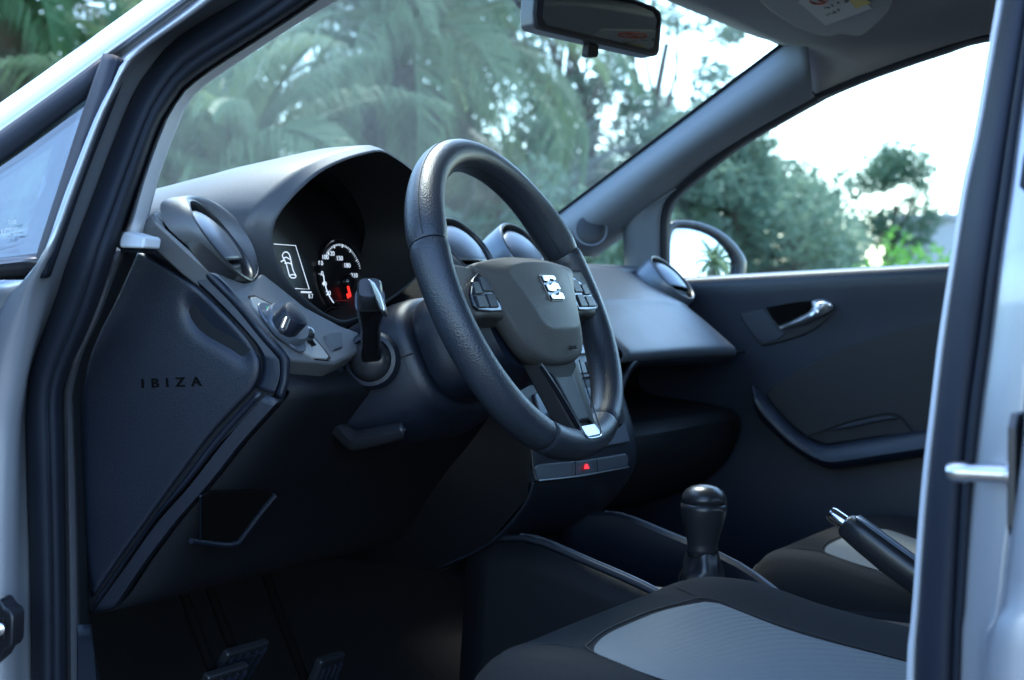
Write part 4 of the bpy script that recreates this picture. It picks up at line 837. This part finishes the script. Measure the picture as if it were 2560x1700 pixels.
# ---- centre console
con = empty('centre_console'); con.parent = car
for sg, x in ((-1, -.122), (1, .11)):
    L = [V((x, y, z)) for y, z in ((.20, .60), (.13, .608), (.10, .606), (.04, .588), (-.06, .556), (-.13, .515), (-.2, .46), (-.8, .42))]
    skin('console_wall', [[p + V((sg * .012, 0, -.005)) for p in L], [p + V((sg * .009, 0, 0)) for p in L], L, [p + V((-sg * .004, 0, -.004)) for p in L], [V((p.x - sg * .01, p.y, .47)) for p in L]], 'dash_hard', con, n=40, solid=.002)
    tube('wall_edge', [p + V((sg * .002, 0, .0005)) for p in L[1:]], .0022, 'vent_satin', con, n=40, seg=6)
    skin('tunnel_side', [[p + V((sg * .012, 0, -.006)) for p in L], [V((p.x + sg * .02, p.y, .53 if p.y > 0 else .5)) for p in L], [V((p.x + sg * .05, p.y, .28)) for p in L]], 'dash_lower', con, n=30, across=10, solid=.003)
tube('tunnel_seam', [X(a, b, -.137) for a, b in ((1270, 1424), (1320, 1428), (1400, 1446), (1520, 1496))], .001, 'black_matt', con, n=16, seg=5)
skin('console_floor', [[V((x, y, z)) for y, z in ((.25, .55), (.1, .5), (-.05, .5), (-.2, .5), (-.8, .49))] for x in (-.12, 0, .108)], 'dash_lower', con, n=20, solid=.003)
# ---- gear lever
gk = X(1758, 1300, 0.0)
gear = empty('gear_lever'); gear.parent = car
gb = V((gk.x, gk.y - .004, .537)); gt = V((gk.x, gk.y + .0, .672))
gp = lambda z, r: (r, z)
gax = V((0, -.03, 1)); gc = V((gk.x, gk.y, .62)) - gax * .63
lathe('gear_knob', [(.019, .590), (.0196, .600), (.019, .604), (.0196, .608), (.0212, .617), (.0245, .629), (.0275, .641), (.0288, .650), (.0286, .657)], gc, gax, 'gloss_plastic', gear, seg=40, sharp=0)
lathe('knob_cap', [(.0286, .6575), (.0276, .665), (.0235, .6725), (.016, .6775), (.008, .6795), (.001, .680)], gc, gax, 'gloss_plastic', gear, seg=40, sharp=0)
lathe('knob_ring', [(.0284, .6566), (.0287, .6573), (.0284, .658)], gc, gax, 'gloss_plastic', gear, seg=40, caps=False)
def gaiter():
    vs = []; m = 14; n = 40; random.seed(2)
    for i in range(m):
        t = i / (m - 1); z = .586 - .07 * t; r = .0175 + .019 * t ** 1.1
        for k in range(n):
            q = 2 * math.pi * k / n
            f = 1 + min(1, t * 2.2) * (1 - t * .3) * (.15 * math.sin(3 * q + 6.2 * t + .9) + .13 * math.sin(4 * q - 8 * t + 1) + .09 * math.sin(7 * q + t * 9))
            vs.append(V((gk.x + math.cos(q) * r * f, gk.y + math.sin(q) * r * f * 1.1, z + .003 * math.sin(4 * q + 5 * t))))
    return mesh('gear_gaiter', vs, grid_faces(m, n, False, True), 'gloss_plastic', gear, sharp=0, sub=1)
gaiter()
skin('gaiter_frame', [[V((gk.x - .085, y, .522)) for y in (gk.y + .05, gk.y + .02, gk.y - .03)], [V((gk.x - .055, y, .545)) for y in (gk.y + .05, gk.y + .02, gk.y - .03)], [V((gk.x - .02, y, .53)) for y in (gk.y + .05, gk.y + .02, gk.y - .03)]], 'dash_hard', gear, n=10, across=10, solid=.003)
# ---- handbrake
hb0 = X(2075, 1282, .062); hb1 = X(2310, 1452, .062)
hbd = (hb1 - hb0).normalized(); ha, hbn, _ = frame_of(hbd)
if hbn.z < 0: hbn = -hbn
def hsec(t, rw, up, dn, q=3): return [hb0 + hbd * t + ha * math.copysign(abs(math.cos(s)) ** (2 / q), math.cos(s)) * rw + hbn * (math.copysign(abs(math.sin(s)) ** (2 / q), math.sin(s)) * (up + dn) / 2 + (up - dn) / 2) for s in [k * math.pi / 14 for k in range(28)]]
hb = skin('handbrake', [hsec(.022, .011, .011, .012), hsec(.026, .0145, .015, .015), hsec(.05, .0155, .0165, .018), hsec(.09, .0155, .0155, .021), hsec(.16, .0145, .015, .021), hsec(.26, .014, .015, .02)], 'gloss_plastic', car, raw=True, closed=True, caps=True, sharp=50)
skin('brake_button', [hsec(0, .007, .008, .008, 2), hsec(.004, .0085, .0095, .0095, 2), hsec(.024, .009, .010, .010, 2)], 'chrome', hb, raw=True, closed=True, caps=True, sharp=40)
tube('grip_seam', [hb0 + hbd * t - ha * .0152 * (1 if ha.x > 0 else -1) - hbn * d for t, d in ((.045, -.002), (.06, .008), (.09, .006), (.25, .006))], .0008, 'black_matt', hb, n=14, seg=5)
skin('grip_top', [[hb0 + hbd * t + ha * s + hbn * (.0168 if t < .12 else .0158) for t in (.03, .05, .1, .26)] for s in (-.009, 0, .009)], 'vent_satin', hb, n=14, solid=.002)

# ---- seats
def seat(nm, cx, zb, dyf, sx=1):
    s = empty(nm); s.parent = car; N = 44; M_ = 44
    def surf(u, v, lift=0):                      # u -1..1 across, v 0 front .. 1 back
        edge = abs(u) ** 3
        x = cx + sx * u * (.242 + .012 * math.sin(v * 3.1))
        front = .03 * (abs(u) ** 3)             # rounded front outline
        y = dyf - front - v * .46
        roll = max(0, 1 - v / .1)
        z = zb - .055 * v + .009 * math.exp(-((abs(u) - .78) / .2) ** 2) * min(1, v * 3 + .3) - .05 * max(0, (abs(u) - .86) / .14) ** 2 - .036 * roll ** 2.2 * (1) + .012 * math.exp(-((v - .2) / .15) ** 2) - .008 * (1 - abs(u) ** 2) * min(1, v * 4)
        return V((x, y, z + lift))
    vs = [surf(-1 + 2 * i / (N - 1), j / (M_ - 1)) for i in range(N) for j in range(M_)]
    k = len(vs); sk = []
    path = [(i, 0) for i in range(N)] + [(N - 1, j) for j in range(1, M_)] + [(i, M_ - 1) for i in range(N - 2, -1, -1)] + [(0, j) for j in range(M_ - 2, 0, -1)]
    fs = grid_faces(N, M_)
    ids = [i * M_ + j for i, j in path]; prev = ids
    for d, dz in ((.006, -.03), (.004, -.09), (-.03, -.19)):
        cur = []
        for q in ids:
            p = vs[q]; c = V((cx, dyf - .23, p.z)); o = (p - c); o.z = 0; o.normalize()
            cur.append(len(vs)); vs.append(V((p.x, p.y, 0)) + o * d + V((0, 0, zb - .07 + dz if dz < -.05 else p.z + dz)))
        for a in range(len(ids)): fs.append((prev[a], prev[(a + 1) % len(ids)], cur[(a + 1) % len(ids)], cur[a]))
        prev = cur
    mesh('cushion', vs, fs, 'seat_cloth', s, sharp=0)
    # woven centre panel and its seams
    ins = []
    n = 26
    for i in range(n):
        u = -.55 + 1.10 * i / (n - 1)
        for j in range(n):
            f0 = .16 + .05 * (abs(u) / .55) ** 3
            t = j / (n - 1); uu = u * (1 - .1 * t)
            e = min(i, n - 1 - i, j) ; ins.append(surf(uu, f0 + (1 - f0) * t, .0022 if e > 0 else -.001))
    mesh('woven_panel', ins, grid_faces(n, n), 'seat_weave', s, sharp=0)
    fr = [(-.55, 1)] + [(-.55, .6), (-.55, .35)] + [(u, .16 + .05 * (abs(u) / .55) ** 3) for u in (-.55, -.4, -.2, 0, .2, .4, .55)] + [(.55, .35), (.55, .6), (.55, 1)]
    tube('panel_seam', [surf(u * (1 - .1 * max(0, (v - .15) / .85)), v, .001) for u, v in fr], .0008, 'black_matt', s, n=70, seg=5)
    for sg in (-1, 1): tube('cushion_seam', [surf(sg * u, v, .0004) for u, v in ((.52, .2), (.6, .12), (.68, .05), (.73, .0))], .0008, 'black_matt', s, n=14, seg=5)
    tube('cushion_seam', [surf(u, .002 + .03 * (1 - abs(u)), .0) + V((0, -.0, -.0)) for u in (-.99, -.8, -.5, 0, .5, .8, .99)], .0009, 'black_matt', s, n=40, seg=5)
    # backrest
    bk = []
    for t in (0, .15, .4, .7, .9, 1):
        z = zb - .06 + t * .6; y = dyf - .44 - t * .16; w_ = .22 - .05 * t
        bk.append([V((cx + w_ * math.copysign(abs(math.cos(q)) ** .7, math.cos(q)), y + (.06 - .01 * t) * math.sin(q) + .02 * abs(math.cos(q)) ** 4, z)) for q in [k * math.pi / 14 for k in range(28)]])
    hr = []
    for t in (0, .1, .3, .7, .9, 1):
        hr.append([V((cx + (.11 * math.sin(math.pi * (.18 + .64 * t))) * math.copysign(abs(math.cos(q)) ** .6, math.cos(q)), dyf - .62 + .045 * math.sin(q), zb + .58 + t * .17)) for q in [k * math.pi / 12 for k in range(24)]])
    skin('headrest', hr, 'seat_cloth', s, raw=True, closed=True, caps=True, sharp=60)
    skin('backrest', bk, 'seat_cloth', s, raw=True, closed=True, caps=True, sharp=60)
    return s
seat('driver_seat', -.432, .592, -.092)
seat('passenger_seat', .385, .556, -.035, 1)
# ---- pedals, footwell and floor
def pedal(x, y, z, w_, h_, tilt=35):
    rot = Matrix.Rotation(R(tilt), 3, 'X')
    p = empty('pedal'); p.parent = car
    box('pedal_pad', (x, y, z), (w_, .012, h_), 'gloss_plastic', p, bevel=.004, rot=rot)
    k = int(w_ / .016)
    for i in range(k + 1): box('tread_rib', V((x - w_ / 2 + .008 + i * (w_ - .016) / k, y, z)) + rot @ V((0, -.008, 0)), (.0022, .004, h_ * .85), 'rubber_dull', p, bevel=.0005, rot=rot)
    for i in range(3): box('tread_rib', V((x, y, z)) + rot @ V((0, -.0078, (-.3 + .3 * i) * h_)), (w_ * .85, .003, .0022), 'rubber_dull', p, bevel=.0005, rot=rot)
    tube('pedal_arm', [(x, y + .006, z + .02), (x + .01, y + .07, z + .13), (x + .01, y + .12, z + .26)], .006, 'void', p, n=10)
pb_ = X(540, 1720, -.45); pedal(pb_.x, pb_.y, pb_.z, .07, .06)
pb_ = X(640, 1690, -.39); pedal(pb_.x, pb_.y + .03, pb_.z + .01, .075, .06)
pb_ = X(780, 1760, -.28); pedal(pb_.x, pb_.y, pb_.z, .05, .14, 25)
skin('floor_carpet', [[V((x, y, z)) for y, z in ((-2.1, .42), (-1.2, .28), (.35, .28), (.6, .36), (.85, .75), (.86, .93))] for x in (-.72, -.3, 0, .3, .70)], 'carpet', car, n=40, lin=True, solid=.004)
skin('side_lining', [[V((-.70, y, z)) for y, z in ((.27, .28), (.30, .58), (.36, .9))], [V((-.70, y, z)) for y, z in ((.85, .28), (.85, .58), (.8, .92))]], 'carpet', car, n=10, solid=.004)
skin('side_lining', [[V((.70, y, z)) for y, z in ((.27, .28), (.30, .58), (.36, .9))], [V((.70, y, z)) for y, z in ((.85, .28), (.85, .58), (.8, .92))]], 'carpet', car, n=10, solid=.004)
skin('sill', [[V((x, y, z)) for y in (.35, 0, -.3, -.6)] for x, z in ((-.78, .2), (-.79, .33), (-.77, .37), (-.70, .375), (-.68, .28))], 'silver_paint', car, n=12, solid=.003)
skin('rear_bench', [[V((x, y, z)) for y, z in ((-1.1, .35), (-1.12, .55), (-1.3, .56), (-1.62, .52), (-1.8, .95), (-1.9, 1.0), (-1.95, .5))] for x in (-.62, 0, .62)], 'seat_cloth', car, n=30, solid=.01)

# ---- driver's door, swung wide open to the left of the picture
dd = empty('driver_door'); dd.parent = car
HG = V((-.815, .40, 0)); od = V((-math.sin(R(66)), -math.cos(R(66)), 0)); on_ = V((od.y, -od.x, 0))   # along the door, towards its inner face
if on_.y > 0: on_ = -on_
dpt = lambda s, o, z: HG + od * s + on_ * o + V((0, 0, z))
skin('inner_panel', [[dpt(s, o, z) for s in (.01, .3, .6, .93)] for o, z in ((.0, .28), (.05, .32), (.055, .5), (.075, .6), (.075, .66), (.05, .68), (.045, .8), (.05, .9), (.04, .935), (.0, .94))], 'door_plastic', dd, n=16, solid=.004)
skin('outer_skin', [[dpt(s, o, z) for s in (.0, .3, .6, .95)] for o, z in ((.0, .26), (-.035, .42), (-.05, .65), (-.04, .82), (-.005, .94))], 'silver_paint', dd, n=16, across=14, solid=.003)
for s in (.0, .95): panel('door_edge', [dpt(s, o, z) for o, z in ((.0, .26), (-.035, .42), (-.05, .65), (-.04, .82), (-.005, .94), (.04, .935), (.045, .5), (.05, .32))], od, .004, 'silver_paint', dd, bevel=0)
tube('window_frame', [dpt(.02, 0, .94), dpt(.2, .05, 1.09), dpt(.38, .1, 1.2), dpt(.58, .14, 1.29), dpt(.88, .15, 1.32), dpt(.94, .13, 1.27), dpt(.94, .0, .94)], .018, 'rubber', dd, n=40, seg=8)
mesh('window_glass', [dpt(a, b, c) for a, b, c in ((.08, 0, .94), (.22, .05, 1.08), (.4, .1, 1.19), (.6, .14, 1.27), (.9, .15, 1.3), (.93, .0, .94))], [(0, 1, 2, 3, 4, 5)], 'side_glass', dd, smooth=False)

# ------------------------------------------------------------------ vegetation
def place(px, dist):
    d = FWD + RGT * ((px - 1280) / FPX); d.z = 0; d.normalize()
    return V((CAM.x + d.x * dist, CAM.y + d.y * dist, 0))
def elev(py, dist): return .9 + (750 - py) / FPX * dist
def leaves(name, clumps, size, per, mat, parent, seed, flat=.6):
    rnd = random.Random(seed); vs = []; fs = []
    for c, r in clumps:
        for _ in range(int(per * 3.2 * (r / .5) ** 2)):
            while True:
                q = V((rnd.uniform(-1, 1), rnd.uniform(-1, 1), rnd.uniform(-1, 1)))
                if .15 < q.length < 1: break
            p = c + q * r; s = size * rnd.uniform(.6, 1.4)
            a = V((rnd.gauss(0, 1), rnd.gauss(0, 1), rnd.gauss(0, flat))).normalized(); b = V((rnd.gauss(0, 1), rnd.gauss(0, 1), rnd.gauss(0, 1))).cross(a).normalized() * .42
            k = len(vs); vs += [p - a * s * .5, p + b * s * .5, p + a * s * .5, p - b * s * .5]; fs.append((k, k + 1, k + 2, k + 3))
    me = bpy.data.meshes.new(name); me.from_pydata([tuple(v) for v in vs], [], fs); me.materials.append(MAT[mat])
    return link(bpy.data.objects.new(name, me), parent)
def tree(name, base, h, rad, label, group, mat, seed, size=.13, per=130, nl=26, low=.25, lean=0, clr=(.28, .5), squash=1.0, trunk_r=.12):
    rnd = random.Random(seed); t = empty(name, base); tag(t, label, 'tree', group)
    top = V((rnd.uniform(-.2, .2), rnd.uniform(-.2, .2), h * .72)); limbs = []
    vs = []; fs = []
    def limb(p0, p1, r0, r1, seg=8):
        n = 7; pts = []
        j = V((rnd.uniform(-.12, .12), rnd.uniform(-.12, .12), 0)) * (p1 - p0).length
        for i in range(n):
            q = i / (n - 1); pts.append((p0.lerp(p1, q) + j * math.sin(q * math.pi), r0 + (r1 - r0) * q))
        k = len(vs)
        for i, (p, r) in enumerate(pts):
            d = pts[min(n - 1, i + 1)][0] - pts[max(0, i - 1)][0]; a, b, _ = frame_of(d, V((.3, .2, 1)))
            for s in range(seg):
                w_ = 2 * math.pi * s / seg; vs.append(p + (a * math.cos(w_) + b * math.sin(w_)) * r)
        fs.extend(grid_faces(n, seg, False, True, k))
    limb(V((0, 0, -.1)), top, trunk_r, trunk_r * .4)
    clumps = []
    for i in range(nl):
        z = h * (low + (1 - low) * (rnd.random() ** .8)); f = (z / h - low) / (1 - low)
        rr = rad * math.sqrt(max(.05, 1 - (2 * f - .75) ** 2 / 1.7)) * math.sqrt(rnd.random()); an = rnd.uniform(0, 6.283)
        c = V((rr * math.cos(an), rr * math.sin(an) * squash, z - rnd.uniform(0, .15)))
        clumps.append((c, rnd.uniform(*clr)))
        if i % 2 == 0: limb(V((0, 0, h * rnd.uniform(.2, .5))).lerp(top, rnd.uniform(0, .4)), c, trunk_r * .35, trunk_r * .06, 6)
    mesh('trunk', vs, fs, 'trunk_bark', t)
    leaves('crown', clumps, size, per, mat, t, seed + 99)
    return t
# palm frond: arching rib with two rows of narrow leaflets, pieces share one mesh per kind
def frond_mesh(L, droop, seed, wid, mat, nleaf=78, dry=False):
    rnd = random.Random(seed); vs = []; fs = []; n = 26; rib = []
    for i in range(n):
        t = i / (n - 1); a = R(62) - droop * t ** 1.15
        if i == 0: p = V((0, 0, 0))
        else: p = rib[-1] + V((math.cos(a), 0, math.sin(a))) * (L / (n - 1))
        rib.append(p)
    for i, p in enumerate(rib):
        r = .028 * (1 - .85 * i / n) + .003
        for s in range(4):
            q = 2 * math.pi * s / 4; vs.append(p + V((0, math.cos(q) * r, math.sin(q) * r * .7)))
    fs += grid_faces(n, 4, False, True)
    for k in range(nleaf):
        t = .12 + .88 * k / (nleaf - 1); i = min(n - 2, int(t * (n - 1))); q = t * (n - 1) - i
        p = rib[i].lerp(rib[i + 1], q); d = (rib[i + 1] - rib[i]).normalized()
        ln = wid * (math.sin(min(1, t * 1.15) * math.pi * .82 + .28)) * rnd.uniform(.85, 1.1) + .05
        for sg in (-1, 1):
            o = (V((0, sg, 0)) * .8 + d * (.55 + .5 * t) + V((0, 0, rnd.uniform(-.1, .22)))).normalized()
            e1 = p + o * ln * .55; e2 = p + o * ln * .85 + V((0, 0, -ln * rnd.uniform(.35, .8)))
            w_ = V((0, 0, 1)).cross(o).normalized() * .010 + V((0, 0, .006)); b = len(vs)
            vs += [p - w_ * .6, p + w_ * .6, e1 + w_, e1 - w_, e2]
            fs += [(b, b + 1, b + 2, b + 3), (b + 3, b + 2, b + 4)]
    me = bpy.data.meshes.new('frond'); me.from_pydata([tuple(v) for v in vs], [], fs); me.materials.append(MAT[mat]); return me
FM = {}
def palm(name, base, trunk_h, n, L, label, group, mat, seed, wid=.5, tr=.22, dry=8, up=1.0):
    rnd = random.Random(seed); t = empty(name, base); tag(t, label, 'palm tree', group)
    m = 22; seg = 14; vs = []
    for i in range(m):
        z = trunk_h * i / (m - 1); r = tr * (1.12 - .12 * i / m + (.06 if i % 2 else 0) + (.25 * max(0, (i - m * .8) / (m * .2))))
        for s in range(seg):
            q = 2 * math.pi * s / seg + (.22 if i % 2 else 0); vs.append(V((math.cos(q) * r, math.sin(q) * r, z)))
    mesh('trunk', vs, grid_faces(m, seg, False, True) + [tuple(range((m - 1) * seg, m * seg))], 'trunk_bark', t)
    key = (L, mat, wid)
    if key not in FM:
        FM[key] = [frond_mesh(L, R(d), 40 + i, wid, mat) for i, d in enumerate((70, 95, 120, 145, 165))]
        FM[key] += [frond_mesh(L * .8, R(d), 60 + i, wid * .7, 'dry_leaf') for i, d in enumerate((150, 175))]
    for k in range(n + dry):
        isd = k >= n
        f = k / max(1, n - 1) if not isd else 1
        me = FM[key][5 + k % 2] if isd else FM[key][min(4, int(f * 5 * .999))]
        o = bpy.data.objects.new('frond', me); link(o, t)
        az = k * 2.39996 + rnd.uniform(-.2, .2)
        tilt = (R(-28) * up + R(70) * f ** 1.2) if not isd else R(75) + rnd.uniform(-.1, .2)
        s = rnd.uniform(.88, 1.1)
        o.matrix_local = Matrix.Translation((0, 0, trunk_h - .05 * f)) @ Matrix.Rotation(az, 4, 'Z') @ Matrix.Rotation(tilt, 4, 'Y') @ Matrix.Rotation(rnd.uniform(-.25, .25), 4, 'X') @ Matrix.Diagonal((s, s, s, 1))
    return t
def shrub(name, base, h, rad, label, group, mat, seed, size=.09, per=120, nl=14, cat_='shrub'):
    rnd = random.Random(seed); t = empty(name, base); tag(t, label, cat_, group)
    clumps = []; vs = []; fs = []
    for i in range(nl):
        an = rnd.uniform(0, 6.283); rr = rad * math.sqrt(rnd.random()); z = h * rnd.uniform(.15, .92) * (1 - .25 * rr / rad)
        clumps.append((V((rr * math.cos(an), rr * math.sin(an), z)), rnd.uniform(.2, .38)))
        p0, p1 = V((rr * .2 * math.cos(an), rr * .2 * math.sin(an), -.05)), clumps[-1][0]; k = len(vs)
        for p, r in ((p0, .02), (p0.lerp(p1, .5) + V((.03, 0, .03)), .013), (p1, .005)):
            for s in range(5): vs.append(p + V((math.cos(s * 1.2566) * r, math.sin(s * 1.2566) * r, 0)))
        fs.extend(grid_faces(3, 5, False, True, k))
    mesh('stem', vs, fs, 'trunk_bark', t)
    leaves('foliage', clumps, size, per, mat, t, seed + 50, 1)
    return t

# palms in front of the windscreen
palm('palm_tree', place(1000, 15), 3.15, 40, 3.0, 'large date palm with drooping fronds filling the middle of the windscreen', 'palms ahead of the car', 'palm_leaf', 11, wid=.62, tr=.2, dry=16)
palm('palm_tree', place(560, 12.5), 1.5, 34, 2.4, 'low date palm behind the left end of the dashboard', 'palms ahead of the car', 'palm_leaf', 12, wid=.5)
palm('palm_tree', place(40, 14), 3.3, 30, 2.2, 'green date palm in the top left corner beyond the quarter window', 'palms ahead of the car', 'palm_green', 13, wid=.45)
palm('palm_tree', place(1330, 19), 1.35, 30, 2.4, 'short grey-green palm low behind the steering wheel rim', 'palms ahead of the car', 'dry_leaf', 14, wid=.45, dry=6)
# broadleaf trees seen through the windscreen, from left to right
G1 = 'trees along the far edge of the ground'
tree('broadleaf_tree', place(150, 20), 6.5, 2.0, 'dark tree behind the palm in the top left corner', G1, 'leaf_dark', 21, size=.14, nl=24, low=.1)
tree('broadleaf_tree', place(400, 22), 7.0, 1.7, 'dark dense tree behind the driver side windscreen pillar', G1, 'leaf_dark', 22, size=.16, nl=75, low=.08, per=170)
tree('broadleaf_tree', place(900, 25), 4.5, 2.1, 'dark tree behind the drooping palm, under the bright sky gap', G1, 'leaf_dark', 23, size=.16, nl=80, low=.06, per=170)
tree('broadleaf_tree', place(1140, 24), 8.0, 2.0, 'tall dark tree behind the right side of the drooping palm', G1, 'leaf_dark', 24, size=.16, nl=75, low=.06, per=150)
tree('broadleaf_tree', place(1400, 21), 7.5, 1.5, 'sparse tree with a dark trunk and sky gaps under the mirror', G1, 'leaf_dark', 25, size=.13, nl=44, low=.3, clr=(.25, .45), per=130)
tree('broadleaf_tree', place(1640, 23), 6.6, 1.6, 'sparse airy tree beside the passenger windscreen pillar', G1, 'leaf_olive', 26, size=.13, nl=46, low=.15, clr=(.22, .4), per=130)
tree('broadleaf_tree', place(1500, 27), 3.6, 2.6, 'low rounded tree behind the rim of the steering wheel', G1, 'leaf_olive', 27, size=.15, nl=60, low=.05, per=150)
# beyond the passenger window
tree('broadleaf_tree', place(1800, 20), 3.3, 1.75, 'big rounded grey-green tree filling the front of the passenger window', G1, 'leaf_olive', 28, size=.11, nl=110, low=.03, clr=(.25, .42), per=170)
tree('broadleaf_tree', place(1985, 24), 3.0, 1.15, 'smaller grey-green tree just behind the door mirror tree', G1, 'leaf_olive', 29, size=.12, nl=55, low=.05, clr=(.25, .4), per=150)
tree('broadleaf_tree', place(2230, 30), 3.75, 1.0, 'small double-crowned tree with bare lower stems beside the centre pillar', G1, 'leaf_dark', 30, size=.12, nl=22, low=.5, clr=(.28, .45), per=140)
for i, (px, d, h, r, sd) in enumerate(((2250, 16, 1.62, .42, 31), (2350, 15, 1.5, .36, 32), (2175, 17, 1.45, .3, 33))):
    shrub('shrub', place(px, d), h, r, ('bright green leafy bush above the middle of the passenger door sill', 'bright green bush next to the centre pillar edge', 'bright green bush beside the pale gap in the passenger window')[i], 'bright green bushes', 'leaf_bright', sd)
for i, px in enumerate((330, 640, 930, 1210, 1480)):
    shrub('hedge_bush', place(px, 13.5 + (i % 2)), 2.0 + .25 * (i % 3), 1.0, ('grey-green bush low behind the driver windscreen pillar', 'grey-green bush low behind the left of the instrument hood', 'grey-green bush low behind the top of the instrument hood', 'grey-green bush low behind the steering wheel top', 'grey-green bush low beside the passenger pillar foot')[i], 'grey-green bushes ahead of the car', 'leaf_olive', 70 + i, size=.12, nl=30)
# pale building far behind the passenger window
hb_ = place(2385, 40); hs = empty('far_building', hb_); tag(hs, 'pale grey flat-roofed building at the edge of the centre pillar', 'building')
box('wall', hb_ * 0 + V((.5, -.5, 1.45)), (2.0, 4.0, 2.9), 'wall_render', hs, bevel=.02)
box('roof', V((.5, -.5, 2.98)), (2.2, 4.2, .16), 'wall_render', hs, bevel=.02)
box('lower_wall', V((-1.5, -2.5, .6)), (.2, 9, 1.2), 'wall_render', hs, bevel=.02)
# palm behind the car, seen in the door mirror
palm('palm_tree', (4.55, -9.2, 0), 2.3, 30, 1.9, 'palm tree reflected in the passenger door mirror', 'palms behind the car', 'palm_leaf', 15, wid=.4, tr=.16, dry=3, up=1.3)
